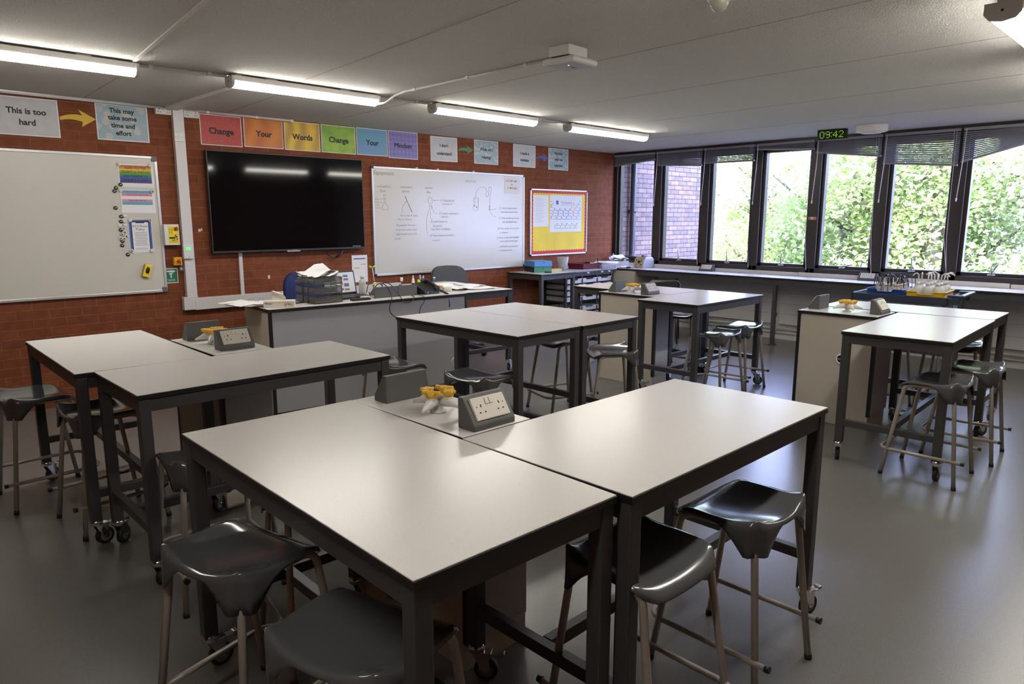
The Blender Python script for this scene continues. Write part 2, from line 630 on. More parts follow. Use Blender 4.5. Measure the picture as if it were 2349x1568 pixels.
# venetian blinds
blind_pts = [  # left top, right top, left bottom, right bottom at x = 8.47
    (6.53, 5.815, 2.425, 2.425, 2.262, 2.318, 'narrow blind nearest the brick corner, its bottom rail tilted up to the right'),
    (5.80, 5.072, 2.42, 2.425, 2.240, 2.200, 'drawn up blind second from the brick corner, over the second brick view'),
    (5.055, 4.335, 2.425, 2.425, 2.226, 2.222, 'drawn up blind third from the brick corner, over the palest sky view'),
    (4.325, 3.592, 2.425, 2.425, 2.352, 2.310, 'most tightly raised blind, a thin band left of the digital clock'),
    (3.58, 2.852, 2.425, 2.425, 2.268, 2.186, 'raised blind directly below the digital clock and white ceiling disc'),
    (2.84, 2.105, 2.425, 2.42, 2.106, 2.048, 'lowest hanging level blind, second from the right edge'),
    (2.09, 1.365, 2.42, 2.42, 2.078, 2.275, 'steeply slanted blind at the right edge of the picture')]
for k, (ya, yb, ta, tb, ba, bb, lab) in enumerate(blind_pts):
    t = thing('venetian_blind', 'grey venetian ' + lab, 'blind', (8.47, (ya + yb) / 2, 2.425), group='venetian blinds over the windows')
    oy, oz = (ya + yb) / 2, 2.425
    w = (ya - yb) / 2 - .006
    b = MB(); b.box(-.018, .018, -w, w, -.028, .0, bev=.002); b.build('head_rail', m_blind, t)
    b = MB()
    da, db = ba - oz, bb - oz
    ns = max(3, int(round((.03 - min(da, db)) / .026)))
    for i in range(ns):
        f = (i + .8) / ns
        za, zb = -.03 + (da + .045) * f, -.03 + (db + .045) * f
        if k == 6:   # jammed: the slats stay level on the left and bunch up to the right
            zb = -.03 + (db + .045) * min(1, f)
        tilt = .012
        for s_, x in ((1, -.012), (-1, .012)):
            pass
        v = [(-.0085, w, za - .0080), (.0085, w, za + .0080), (.0085, -w, zb + .0080), (-.0085, -w, zb - .0080)]
        b.poly(v)
        b.poly([(p[0], p[1], p[2] - .0012) for p in v[::-1]])
    b.build('slats', m_blind, t)
    b = MB()
    L = math.hypot(2 * w, db - da)
    b.box(-.013, .013, -L / 2, L / 2, -.010, .010, bev=.002, mat=Matrix.Translation((0, 0, (da + db) / 2 + .01)) @ Matrix.Rotation(math.atan2(da - db, 2 * w), 4, 'X'))
    b.build('bottom_rail', m_blind, t)
    for s_ in (-.72, 0, .72):
        f = (1 - s_) / 2
        b = MB(); b.cyl((-.014, w * s_, -.02), (-.014, w * s_, da * (1 - f) + db * f), .0014, 6)
        b.build('ladder_cord', m_blind, t)
    b = MB()
    b.tube([(-.03, w - .03, -.01), (-.035, w - .025, -.3), (-.045, w - .005, -.70)], .0042, 8)
    b.cyl((-.045, w - .005, -.70), (-.046, w - .004, -.735), .007, 8)
    if k != 0:
        b.build('tilt_wand', m_white, t)
    else:
        b.bm.free()
    if k >= 1:
        b = MB()
        for q in (0, 1):
            y0 = -w + .03 + q * .025
            b.tube([(-.02, y0, -.02), (-.022, y0, -.6), (-.024, y0 - .005, -1.1), (-.03, y0 - .04 - .03 * q, -1.52)], .0018, 6)
        b.build('pull_cord', m_white, t)

# world outside: ground, brick wing with a drainpipe, trees
m_ground = M('dark_unseen_ground', lin(0.05, 0.05, 0.06), 0.9, blot=(2, .3))  # unseen ground, coloured dark and bluish to cut warm bounce onto the ceiling
b = MB(); b.box(9.2, 60, -30, 45, -3.4, -3.2); struct('trim_12', b, m_ground).name = 'ground_outside'
b = MB(); b.box(8.78, 11.45, 6.60, 7.4, -3.2, 6.0); struct('wall_outside', b, m_brick_out)
b = MB(); b.cyl((8.96, 6.53, -3.2), (8.96, 6.53, 5.5), .045, 16); 
for z in (.3, 1.6, 2.9):
    b.cyl((8.96, 6.53, z), (8.96, 6.53, z + .05), .052, 16); b.box(8.93, 8.99, 6.53, 6.599, z, z + .05)
tag(b.build('drainpipe', M('grey_pipe', lin(.028, .030, .038), .4)), 'dark grey drainpipe running down the outside brick wall', 'drainpipe')

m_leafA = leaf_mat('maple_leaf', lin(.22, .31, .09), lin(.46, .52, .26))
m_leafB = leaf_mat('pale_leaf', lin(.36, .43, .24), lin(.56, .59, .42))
m_bark = M('grey_bark', lin(.16, .13, .10), .9, bump=(20, .6, .02))
def tree(x, y, h, cr, seed, leaf, label, n=7000, spread=1.0, zlow=-1.6):
    rd = random.Random(seed)
    t = thing('broadleaf_tree', label, 'tree', (x, y, -3.2), group='trees outside the windows')
    b = MB()
    b.tube([(0, 0, 0), (.1, .05, h * .3), (-.05, .1, h * .6), (.05, 0, h * .9)], .2, 10, radii=[.26, .2, .13, .04])
    tips = []
    for i in range(16):
        a = rd.random() * 2 * PI; z0 = h * (.22 + .5 * rd.random()); r = cr * (.5 + .5 * rd.random())
        p1 = (math.cos(a) * r * .5, math.sin(a) * r * .5, z0 + r * .25)
        p2 = (math.cos(a) * r, math.sin(a) * r, z0 + r * .35 + rd.random() * .5)
        b.tube([(0, 0, z0), p1, p2], .05, 6, radii=[.07, .045, .015])
        tips += [Vector(p1), Vector(p2)]
    b.build('trunk', m_bark, t)
    blobs = [(p, .55 + .5 * rd.random()) for p in tips]
    while len(blobs) < 90:
        u = Vector((rd.gauss(0, .5), rd.gauss(0, .5), rd.gauss(0, .5)))
        if u.length > 1.05:
            continue
        blobs.append((Vector((u.x * cr, u.y * cr, h * .55 + u.z * h * .52)), .5 + .6 * rd.random()))
    verts, faces = [], []
    for i in range(int(n * 2.3)):
        c, s = blobs[rd.randrange(len(blobs))]
        d = Vector((rd.gauss(0, 1), rd.gauss(0, 1), rd.gauss(0, .8))).normalized() * s * (rd.random() ** .4) * spread
        p = c + d
        if p.z < .8:
            continue
        e = Euler((rd.gauss(0, .6), rd.gauss(0, .6), rd.random() * 6.28)).to_matrix()
        l = .028 + rd.random() * .03
        k = len(verts)
        for q in ((-1, 0, .15), (-.35, -.75, 0), (.3, -.55, .05), (1.1, 0, -.2), (.3, .55, .05), (-.35, .75, 0)):
            verts.append(p + e @ (Vector(q) * l))
        faces.append((k, k + 1, k + 2, k + 3)); faces.append((k, k + 3, k + 4, k + 5))
    me = bpy.data.meshes.new('foliage'); me.from_pydata(verts, [], faces); me.materials.append(leaf)
    o = bpy.data.objects.new('foliage', me); COL.objects.link(o); o.parent = t
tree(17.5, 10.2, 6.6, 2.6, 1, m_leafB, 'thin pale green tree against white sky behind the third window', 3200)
tree(15.5, 7.4, 6.9, 2.4, 2, m_leafA, 'bushy green tree filling the right of the fourth window', 9000)
tree(14.2, 5.2, 7.2, 2.3, 3, m_leafA, 'dense leafy tree filling the fifth window', 12000)
tree(13.8, 3.6, 7.2, 2.2, 4, m_leafA, 'leafy tree with a visible trunk behind the sixth window', 11000)
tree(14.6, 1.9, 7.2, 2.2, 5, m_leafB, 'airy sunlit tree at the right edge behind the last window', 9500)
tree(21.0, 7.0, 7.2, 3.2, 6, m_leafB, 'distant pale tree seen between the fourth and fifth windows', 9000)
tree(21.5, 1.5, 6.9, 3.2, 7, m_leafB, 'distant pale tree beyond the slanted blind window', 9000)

# under the window: wall panels, pipes
t = thing('wall_convector', 'long white convector heater under the window counter', 'radiator', (0, 0, 0))
b = MB()
for y0, y1 in ((4.05, 5.6), (2.4, 3.95), (.7, 2.3)):
    b.box(8.58, 8.64, y0, y1, .20, .72, bev=.004)
b.build('casing', m_rad, t)
b = MB()
for y0, y1 in ((4.05, 5.6), (2.4, 3.95), (.7, 2.3)):
    for z in (.33, .46, .59):
        b.box(8.577, 8.581, y0 + .01, y1 - .01, z, z + .004)
b.build('panel_line', m_plinth, t)
b = MB()
for z in (.09, .14):
    b.cyl((8.60, .5, z), (8.60, 5.8, z), .011, 10)
b.tube([(8.57, 3.98, .30), (8.57, 3.98, .12), (8.60, 3.98, .09)], .009, 8)
b.build('pipe', m_rad, t)
b = MB(); b.cyl((8.565, 3.98, .33), (8.545, 3.98, .33), .02, 12); b.cyl((8.56, 3.98, .29), (8.56, 3.98, .34), .014, 10)
b.build('valve', m_steel, t)
b = MB(); b.box(8.625, 8.64, 0, 5.8, 0, .07); struct('baseboard_right', b, m_rad)

# ================================================================== laboratory tables
ZT = 0.835
def castor(parent, x, y, rot, brake=True):
    b = MB()
    R = Matrix.Translation((x, y, 0)) @ Matrix.Rotation(rot, 4, 'Z')
    b.lathe([(0, .128), (.026, .128), (.028, .118), (.028, .105), (.020, .100), (0, .100)], seg=16)
    b.box(-.004, .052, -.017, .017, .092, .104, bev=.002)
    for s in (-1, 1):
        b.prism([(-.012, .100), (.045, .100), (.048, .05), (.040, .030), (.022, .035)], 'y', s * .0165 - .0015, s * .0165 + .0015)
    b.cyl((.033, -.021, .040), (.033, .021, .040), .005, 10)
    b.xf(R)
    c = b.build('castor', m_chrome, parent)
    b = MB()
    b.cyl((.033, -.0115, .040), (.033, .0115, .040), .040, 24)
    b.xf(R); w = b.build('wheel', m_rubber, c)
    b = MB()
    b.cyl((.033, -.0125, .040), (.033, .0125, .040), .026, 20)
    b.xf(R); b.build('wheel_hub', m_hub, c)
    if brake:
        b = MB()
        b.box(.045, .092, -.014, .014, .092, .098, bev=.002)
        b.box(.078, .096, -.013, .013, .096, .104, bev=.003)
        b.xf(R); b.build('brake_lever', m_steel, c)

def work_table(label, cx, cy, lx, ly, rot=0.0, group='laboratory tables on castors', zt=ZT, seed=0, castors=True, name='laboratory_table'):
    """white topped table; lx, ly are its sides along its own x and y"""
    rd = random.Random(seed)
    t = thing(name, label, 'table', (cx, cy, 0), math.radians(rot), group)
    hx, hy = lx / 2, ly / 2
    b = MB(); b.box(-hx, hx, -hy, hy, zt - .0035, zt, bev=.0012, seg=1)
    b.build('tabletop', m_lam, t)
    b = MB(); b.box(-hx - .0015, hx + .0015, -hy - .0015, hy + .0015, zt - .022, zt - .0030, bev=.0015, seg=1)
    b.build('edge_band', m_edge, t)
    i = .004
    L = .046
    b = MB()
    for s in (-1, 1):
        b.box(-hx + i + L, hx - i - L, s * (hy - i) - (L if s > 0 else 0) + (.004 if s < 0 else 0), s * (hy - i) + (L if s < 0 else 0) - (.004 if s > 0 else 0), zt - .075, zt - .022)
        b.box(s * (hx - i) - (L if s > 0 else 0) + (.004 if s < 0 else 0), s * (hx - i) + (L if s < 0 else 0) - (.004 if s > 0 else 0), -hy + i + L, hy - i - L, zt - .075, zt - .022)
    b.build('apron', m_frame, t)
    zl = .118 if castors else 0.0
    for sx in (-1, 1):
        for sy in (-1, 1):
            b = MB()
            x0 = sx * (hx - i - L / 2); y0 = sy * (hy - i - L / 2)
            b.box(x0 - L / 2, x0 + L / 2, y0 - L / 2, y0 + L / 2, zl, zt - .022, bev=.004)
            b.build('leg', m_frame, t)
            if castors:
                castor(t, x0, y0, rd.uniform(-1.2, 1.2) + (0 if sx > 0 else 0), True)
    zs = .255
    if lx >= ly:
        for s in (-1, 1):
            b = MB(); x0 = s * (hx - i - L / 2)
            b.box(x0 - .018, x0 + .018, -hy + L, hy - L, zs - .02, zs + .02, bev=.003); b.build('end_stretcher', m_frame, t)
        b = MB(); b.box(-hx + L, hx - L, -.018, .018, zs - .02, zs + .02, bev=.003); b.build('long_stretcher', m_frame, t)
    else:
        for s in (-1, 1):
            b = MB(); y0 = s * (hy - i - L / 2)
            b.box(-hx + L, hx - L, y0 - .018, y0 + .018, zs - .02, zs + .02, bev=.003); b.build('end_stretcher', m_frame, t)
        b = MB(); b.box(-.018, .018, -hy + L, hy - L, zs - .02, zs + .02, bev=.003); b.build('long_stretcher', m_frame, t)
    return t

work_table('nearest table, its white corner pointing down at the bottom of the picture', 1.058, 1.660, .622, 1.283, -1.1, seed=3)
work_table('front table on the right, meeting the nearest table, two stools along its front', 1.977, 1.305, 1.205, .655, 0, seed=4)
work_table('left rear table of the left bench, nearest the brick wall and whiteboard', 1.048, 4.13, .60, 1.165, -1.0, seed=5)
work_table('front table of the left bench, long side facing the nearest table', 1.408, 3.240, 1.19, .60, 0, seed=6)
work_table('left half of the middle pair of tables, in front of the teacher desk', 3.152, 3.50, .580, 1.21, 1.0, seed=7)
work_table('right half of the middle pair of tables, in front of the clear trays', 3.762, 3.503, .615, 1.215, 1.0, seed=8)
work_table('table before the window counter carrying the sunny glare, two stools at its right', 5.527, 3.250, 1.115, .585, 0, seed=9)
work_table('table behind the far service bollard, in front of the clear trays', 5.795, 4.14, .58, 1.17, 0, seed=10)
work_table('table at the right with two stools under its right side', 5.055, 1.363, 1.195, .60, 2.2, seed=12)
work_table('table at the far right, beyond the right service bollard, bright with glare', 5.938, 1.69, .53, 1.17, 1.5, seed=13)
work_table('table with loose papers joined to the right end of the teacher desk', 4.566, 5.53, .60, 1.14, -4, seed=14)
work_table('narrow dark legged side table against the brick wall below the red notice board', 6.655, 6.265, .65, .60, 0, castors=False, seed=15, name='side_table')

# ------------------------------------------------------------------ service bollards
def wedge_socket(label, cx, yb, ydir, z=ZT, length=.185, group='grey bench socket boxes', rot=0.0, x=None, depth=.082, white=True, h=.105):
    """back face at yb, sloping face towards ydir"""
    t = thing('socket_box', label, 'socket', (cx, yb, z), rot, group)
    d = ydir
    b = MB()
    out = [(0, 0), (0, h), (d * .022, h), (d * (depth - .004), .026), (d * depth, .018), (d * depth, 0)]
    if d < 0:
        out = out[::-1]
    b.prism(out, 'x', -length / 2, length / 2, bev=.0025)
    b.build('housing', m_sockgrey, t)
    p0 = Vector((0, d * .030, h - .008)); p1 = Vector((0, d * (depth - .008), .030))
    u = (p1 - p0).normalized()
    n = Vector((0, d * -u.z * (1 if d > 0 else 1) * (1), 0))
    n = Vector((0, -u.z, u.y)) if d > 0 else Vector((0, u.z, -u.y))
    if n.z < 0: n = -n
    L = (p1 - p0).length
    rx = Vector((1, 0, 0)) if d < 0 else Vector((-1, 0, 0))
    F = Matrix((( rx.x, -u.x, n.x, 0), (rx.y, -u.y, n.y, 0), (rx.z, -u.z, n.z, 0), (0, 0, 0, 1)))
    F.translation = (p0 + p1) / 2
    w = min(.148, length - .012) / 2
    b = MB(); b.box(-w, w, -L / 2, L / 2, -.003, .008, bev=.003); b.xf(F)
    pl = b.build('face_plate', m_sockwhite, t)
    b = MB()
    for sx in (-.040, .040):
        for (hx, hy, ww, hh) in ((.0, .012, .0022, .005), (-.011, -.011, .0032, .0022), (.011, -.011, .0032, .0022)):
            b.box(sx + hx - ww, sx + hx + ww, hy - .004 - hh, hy - .004 + hh, .0075, .0086)
        b.cyl((sx + (-.018 if sx < 0 else .018), .006, .0075), (sx + (-.018 if sx < 0 else .018), .006, .0086), .0022, 8)
    b.xf(F); b.build('pin_hole', m_hole, t)
    for sx in (-.009, .009):
        b = MB(); b.box(sx - .0075, sx + .0075, L / 2 - .030, L / 2 - .008, .008, .012, bev=.0015); b.xf(F)
        b.build('rocker_switch', m_sockwhite, t)
    return t

def gas_tap(label, x, y, rot, z=ZT):
    t = thing('gas_tap', label, 'gas tap', (x, y, z), rot, 'four way gas taps with yellow levers')
    b = MB()
    b.lathe([(0, 0), (.030, 0), (.030, .006), (.018, .010), (.017, .052), (.021, .056), (.021, .062), (0, .062)], seg=20)
    b.build('column', m_white, t)
    for k in range(4):
        a = k * PI / 2
        R = Matrix.Rotation(a, 4, 'Z')
        b = MB()
        b.tube([(.012, 0, .040), (.045, 0, .042), (.060, 0, .040), (.075, 0, .034), (.088, 0, .030), (.105, 0, .024)], .01, 12, radii=[.016, .019, .016, .011, .008, .005])
        b.cyl((.045, 0, .040), (.045, 0, .062), .016, 14)
        b.xf(R); nz = b.build('nozzle', m_white, t)
        b = MB()
        b.lathe([(0, .062), (.017, .062), (.019, .068), (.018, .080), (.012, .084), (0, .084)], c=(.045, 0, 0), seg=16)
        a2 = .5 * PI + .12
        q = Vector((math.cos(a2), math.sin(a2), 0))
        if k % 2:
            for w in range(5):
                q2 = Vector((math.cos(w * 2 * PI / 5 + .4), math.sin(w * 2 * PI / 5 + .4), 0))
                b.tube([Vector((.045, 0, .078)) + q2 * .012, Vector((.045, 0, .078)) + q2 * .025], .006, 8, radii=[.008, .006])
        for s in (() if k % 2 else (-1, 1)):
            b.tube([Vector((.045, 0, .077)), Vector((.045, 0, .077)) + q * s * .018, Vector((.045, 0, .080)) + q * s * .034], .007, 8, radii=[.011, .010, .008])
        b.xf(R); b.build('lever', m_tapyellow, nz)
    return t

def bollard(label, x0, x1, y0, y1, zt=ZT, rot=0.0, vent=None):
    cx, cy = (x0 + x1) / 2, (y0 + y1) / 2
    hx, hy = (x1 - x0) / 2, (y1 - y0) / 2
    t = thing('service_bollard', label, 'bench unit', (cx, cy, 0), rot, 'service bollards with sockets and gas taps')
    b = MB(); b.box(-hx, hx, -hy, hy, zt - .0035, zt, bev=.001, seg=1); b.build('worktop', m_lam, t)
    b = MB(); b.box(-hx - .001, hx + .001, -hy - .001, hy + .001, zt - .022, zt - .003); b.build('edge_band', m_edge, t)
    g = .010
    b = MB(); b.box(-hx + g, hx - g, -hy + g, hy - g, .002, zt - .022); b.build('carcass', m_beige, t)
    b = MB(); b.box(-hx + g + .02, hx - g - .01, -hy + g - .016, -hy + g - .001, .115, zt - .024, bev=.002); b.build('door', m_grey, t)
    b = MB(); b.box(-hx + g + .02, hx - g - .01, hy - g + .001, hy - g + .016, .115, zt - .024, bev=.002); b.build('door', m_grey, t)
    for sy in (-1, 1):
        b = MB()
        b.box(-hx + g - .002, -hx + g + .022, sy * (hy - g) - .012 - .006 * 0, sy * (hy - g) + .012, .10, zt - .022)
        b.build('corner_strip', m_edge, t)
    if vent is None:
        return t
    b = MB()
    yv = vent
    pts = [(-hx + g - .004, yv + .034 * math.cos(a), .50 + .034 * math.sin(a)) for a in [i * PI / 12 for i in range(24)]]
    b.tube(pts, .005, 8, closed=True)
    b.cyl((-hx + g - .002, yv - .03, .50), (-hx + g - .002, yv + .03, .50), .003, 6)
    b.cyl((-hx + g - .002, yv, .47), (-hx + g - .002, yv, .53), .003, 6)
    b.build('vent_grille', m_white, t)
    b = MB(); b.cyl((-hx + g - .0015, yv, .50), (-hx + g + .002, yv, .50), .033, 20); b.build('vent_hole', m_hole, t)
    return t
for nm, x0, x1, y0, y1, sx, ys1, ys2, tx, ty, tr, rt in (
    ('front', 1.383, 1.69, 1.642, 2.29, 1.535, 1.735, 2.15, 1.517, 1.935, .35, 0),
    ('left', 1.362, 1.665, 3.552, 4.20, 1.517, 3.718, 4.072, 1.50, 3.90, .9, 0),
    ('far', 5.24, 5.49, 3.553, 4.19, 5.372, 3.735, 4.02, 5.36, 3.88, .5, 0),
    ('right', 5.255, 5.62, 1.705, 2.27, 5.475, 1.80, 2.165, 5.42, 1.97, .75, 0)):
    where = {'front': 'between the two nearest tables', 'left': 'by the left bench', 'far': 'before the window counter trays',
             'right': 'at the far right'}[nm]
    bl = {'front': 'service bollard top and dim panels between the two nearest tables', 'left': 'service bollard behind the front table of the left bench',
          'far': 'beige service bollard in front of the clear tray unit', 'right': 'beige service bollard with round vent at the right, its shadowed panel facing us'}[nm]
    bollard(bl, x0, x1, y0, y1, vent=-.06 if nm in ('far', 'right') else None)
    wedge_socket('cream double socket facing us on the bollard ' + where, sx, ys1, -1)
    wedge_socket('grey socket box, plain back towards us, on the bollard ' + where, sx + (0 if nm != 'left' else -.01), ys2, 1)
    gas_tap('white gas tap with yellow levers on the bollard ' + where, tx, ty, tr)

# ================================================================== stools
def stool_seat():
    bm = bmesh.new()
    NX, NY = 22, 20
    W, D = .190, .165
    def P(u, v):
        # rounded plan
        x = W * u * (1 - .045 * (v * v)) 
        y = D * v * (1 - .05 * (u * u))
        k = max(0.0, abs(u) - .80) / .20; q = max(0.0, abs(v) - .80) / .20
        if k > 0 and q > 0:
            sh = .015 * k * q
            x -= math.copysign(sh, u); y -= math.copysign(sh, v)
        z = .588
        z -= .016 * max(0, 1 - u * u * .9) * max(0, 1 - v * v * .7)          # dished
        bk = max(0.0, (-v - .15) / .85)
        z += bk ** 2 * (-.002 + .040 * abs(u) ** 2.2)                       # corners flare up at the back
        fr = max(0.0, (v - .45) / .55)
        z -= .034 * fr ** 2.2                                              # waterfall front
        z += .006 * abs(u) ** 3
        return x, y, z
    grid = [[bm.verts.new(P(-1 + 2 * i / NX, -1 + 2 * j / NY)) for i in range(NX + 1)] for j in range(NY + 1)]
    for j in range(NY):
        for i in range(NX):
            bm.faces.new((grid[j][i], grid[j][i + 1], grid[j + 1][i + 1], grid[j + 1][i]))
    loop = [(i, 0) for i in range(NX)] + [(NX, j) for j in range(NY)] + [(i, NY) for i in range(NX, 0, -1)] + [(0, j) for j in range(NY, 0, -1)]
    prev = [grid[j][i] for i, j in loop]
    for st in (1, 2, 3):
        cur = []
        for (i, j) in loop:
            v = grid[j][i]
            u_, v_ = -1 + 2 * i / NX, -1 + 2 * j / NY
            du, dv = 1 - abs(u_), v_ + 1
            s = min(1.0, max(0.0, 1 - (du * W + dv * D - .052) / .105))
            dep = .014 + .086 * s ** 1.7
            if v_ > .7:
                dep = .014
            f = st / 3
            out = .010 * f
            pin = .007 * f * max(0, 1 - du / .22) * max(0, 1 - abs(1 - abs(v_)) / .22)
            cur.append(bm.verts.new((-math.copysign(pin, v.co.x) + v.co.x + math.copysign(.004 * f, v.co.x) * min(1, abs(u_) ** 6), -math.copysign(pin, v.co.y) + v.co.y + math.copysign(.004 * f, v.co.y) * min(1, abs(v_) ** 6), v.co.z + (min(v.co.z - .014, .590 - dep) - v.co.z) * f if v_ < .7 else v.co.z - .014 * f)))
        n = len(loop)
        for k in range(n):
            bm.faces.new((prev[k], cur[k], cur[(k + 1) % n], prev[(k + 1) % n]))
        prev = cur
    low = set(prev)
    soft = [v for v in bm.verts if v not in low]
    for _ in range(3):
        bmesh.ops.smooth_vert(bm, verts=soft, factor=.5, use_axis_x=True, use_axis_y=True, use_axis_z=True)
    bmesh.ops.recalc_face_normals(bm, faces=bm.faces)
    for f in bm.faces:
        f.smooth = True
    me = bpy.data.meshes.new('seat'); bm.to_mesh(me); bm.free()
    me.materials.append(m_plastic)
    return me
seat_me = stool_seat()
def arc_path(p, c, q, n=6):
    p, c, q = Vector(p), Vector(c), Vector(q)
    return [(p * (1 - t) ** 2 + c * 2 * t * (1 - t) + q * t * t) for t in [i / n for i in range(n + 1)]]
def make_stool(label):
    t = thing('laboratory_stool', label, 'stool', (0, 0, 0), 0, 'grey plastic laboratory stools')
    s = bpy.data.objects.new('seat', seat_me); COL.objects.link(s); s.parent = t
    md = s.modifiers.new('thickness', 'SOLIDIFY'); md.thickness = .0045; md.offset = -1
    R = .0115
    for sx in (-1, 1):
        b = MB()      # back leg up into the skirt
        b.tube([(sx * .196, -.184, 0.0), (sx * .156, -.132, .50), (sx * .150, -.125, .572)], R, 12)
        b.build('leg', m_tube, t)
        b = MB()      # front leg, bent under the seat
        foot = Vector((sx * .198, .205, 0.0)); top = Vector((sx * .166, .128, .525))
        b.tube([foot, foot.lerp(top, .5)] + arc_path(top, (sx * .163, .122, .560), (sx * .160, .075, .563)) + [(sx * .155, -.09, .567)], R, 12)
        b.build('leg', m_tube, t)
    zf = .160
    xs = .191; yb = -.21; yf = .21
    b = MB()
    path = [(-xs, yb, zf)] + [(-xs, yf - .05, zf)] + arc_path((-xs, yf - .05, zf), (-xs, yf + .02, zf), (-xs + .07, yf + .02, zf)) + arc_path((xs - .07, yf + .02, zf), (xs, yf + .02, zf), (xs, yf - .05, zf)) + [(xs, yb, zf)]
    b.tube(path, .0095, 10)
    b.build('footrest', m_tube, t)
    b = MB()
    for sx in (-1, 1):
        b.cyl((sx * xs, yb - .010, zf), (sx * xs, yb + .006, zf), .0115, 12)
    b.build('end_plug', m_black, t)
    b = MB()
    for p in ((-.196, -.184), (.196, -.184), (-.198, .205), (.198, .205)):
        b.cyl((p[0], p[1], 0), (p[0] * .997, p[1] * .99, .022), .013, 12)
    b.build('foot_cap', m_rubber, t)
    return t
D = math.radians
stools = [  # x, y, facing (0 = towards +y), label
    (2.105, 1.055, 0, 'glossy stool nearest the right front, fully out before the front right table'),
    (1.575, 1.085, 180, 'stool tucked halfway under the front tables where they join'),
    (.765, 1.905, -75, 'shiny stool at the left side of the nearest table, beneath its long left edge'),
    (.79, 1.305, -74, 'dull stool nearest the camera, cut off by the bottom edge of the picture'),
    (1.045, 2.83, -4, 'stool with a matt seat between the nearest table and the left bench'),
    (1.17, 2.16, 170, 'stool hidden deep under the nearest table, only a corner of seat visible'),
    (.735, 4.47, -88, 'stool at the left edge of the picture, beside the brick wall'),
    (.905, 3.885, -86, 'stool under the left bench corner, second from the left edge'),
    (2.78, 3.13, -82, 'dark stool left of the middle tables, seat just beyond the front socket box'),
    (2.62, 3.80, -95, 'stool beside the desk front behind the end of the left bench'),
    (4.02, 3.08, 52, 'stool with a humped back under the right middle table'),
    (4.11, 3.64, 72, 'stool under the middle tables, seen between their front legs'),
    (5.28, 2.965, 0, 'shiny stool under the window side table, left of its pair'),
    (5.80, 3.03, 3, 'shiny stool at the right corner of the window side table'),
    (6.19, 3.86, 95, 'stool with shiny seat edge behind the window side table, nearest the black chair'),
    (4.62, 1.135, 0, 'stool under the near end of the right table, seat crossed by its leg'),
    (5.22, 1.09, 3, 'stool at the right edge with green reflections on its seat'),
    (6.13, 1.42, 92, 'stool whose back corner shows behind the right hand table legs'),
    (6.06, 1.92, 86, 'stool beyond the right tables, only its pale legs visible before the trolley'),
]
st0 = None
for x, y, a, lab in stools:
    if st0 is None:
        st0 = make_stool(lab); st0.location = (x, y, 0); st0.rotation_euler = (0, 0, D(a))
    else:
        dup(st0, (x, y, 0), D(a), lab)

# ================================================================== teacher desk
TD = thing('teacher_desk', 'long grey fronted teacher desk below the television', 'desk', (3.325, 5.287, 0), D(-4.35))
hx, hy = .935, .27
b = MB(); b.box(-hx, hx, -hy, hy, ZT - .0035, ZT); b.build('desktop', m_lam, TD)
b = MB(); b.box(-hx - .002, hx + .002, -hy - .002, hy + .002, ZT - .026, ZT - .003); b.build('edge_band', m_edge, TD)
b = MB(); b.box(-hx + .03, hx - .012, -hy + .012, -hy + .030, .012, ZT - .026); b.build('front_panel', m_grey, TD)
b = MB()
b.box(-hx + .010, -hx + .028, -hy + .03, hy - .01, .012, ZT - .026)
b.box(-hx + .030, -hx + .028 + .40, hy - .03, hy - .012, .012, ZT - .026)
b.build('end_panel', m_beige, TD)
b = MB()
b.box(hx - .030, hx - .012, -hy + .03, hy - .01, .012, ZT - .026)
b.build('end_panel', m_grey, TD)
b = MB(); b.box(-hx + .008, -hx + .030, -hy + .010, -hy + .034, .0, ZT - .026); b.box(hx - .014, hx - .002, -hy + .010, -hy + .034, .0, ZT - .026); b.build('corner_strip', m_edge, TD)
b = MB()
pts = [(.80 + .036 * math.cos(a), -hy + .011, .205 + .036 * math.sin(a)) for a in [i * PI / 12 for i in range(24)]]
b.tube(pts, .005, 8, closed=True)
for a in (PI / 4, -PI / 4):
    b.cyl((.80 - .034 * math.cos(a), -hy + .011, .205 - .034 * math.sin(a)), (.80 + .034 * math.cos(a), -hy + .011, .205 + .034 * math.sin(a)), .003, 6)
b.build('vent_grille', m_white, TD)

# ================================================================== window counter
b = MB()
CT = thing('window_counter', 'long white counter running under the windows to the right edge', 'counter', (8.35, 2.2, 0))
def loc(v0, v1, off): return (v0 - off, v1 - off)
ZC2 = .820
b = MB(); b.box(8.10 - 8.35, 8.62 - 8.35, Y0 - 2.2, 6.57 - 2.2, ZC2 - .004, ZC2); b.build('countertop', m_lam, CT)
b = MB(); b.box(8.098 - 8.35, 8.622 - 8.35, Y0 - 2.2, 6.57 - 2.2, ZC2 - .024, ZC2 - .003); b.build('edge_band', m_edge, CT)
b = MB(); b.box(8.108 - 8.35, 8.15 - 8.35, Y0 - 2.2, 5.80 - 2.2, ZC2 - .085, ZC2 - .022); b.build('front_rail', m_frame, CT)
for y in (5.2, 3.81, 1.87, .3):
    b = MB(); b.box(8.12 - 8.35, 8.165 - 8.35, y - 2.2 - .022, y - 2.2 + .022, .012, ZC2 - .085, bev=.003); b.box(8.105 - 8.35, 8.19 - 8.35, y - 2.2 - .035, y - 2.2 + .035, 0, .012)
    b.build('leg', m_frame, CT)
b = MB()
for y0, y1, h in ((5.06, 6.5, .055), (3.72, 5.06, .046), (1.55, 3.72, .050), (.8, 1.545, .043)):
    b.box(8.53 - 8.35, 8.60 - 8.35, y0 - 2.2, y1 - 2.2 - .004, ZC2, ZC2 + h, bev=.004)
b.build('cable_trunking', m_trunk, CT)
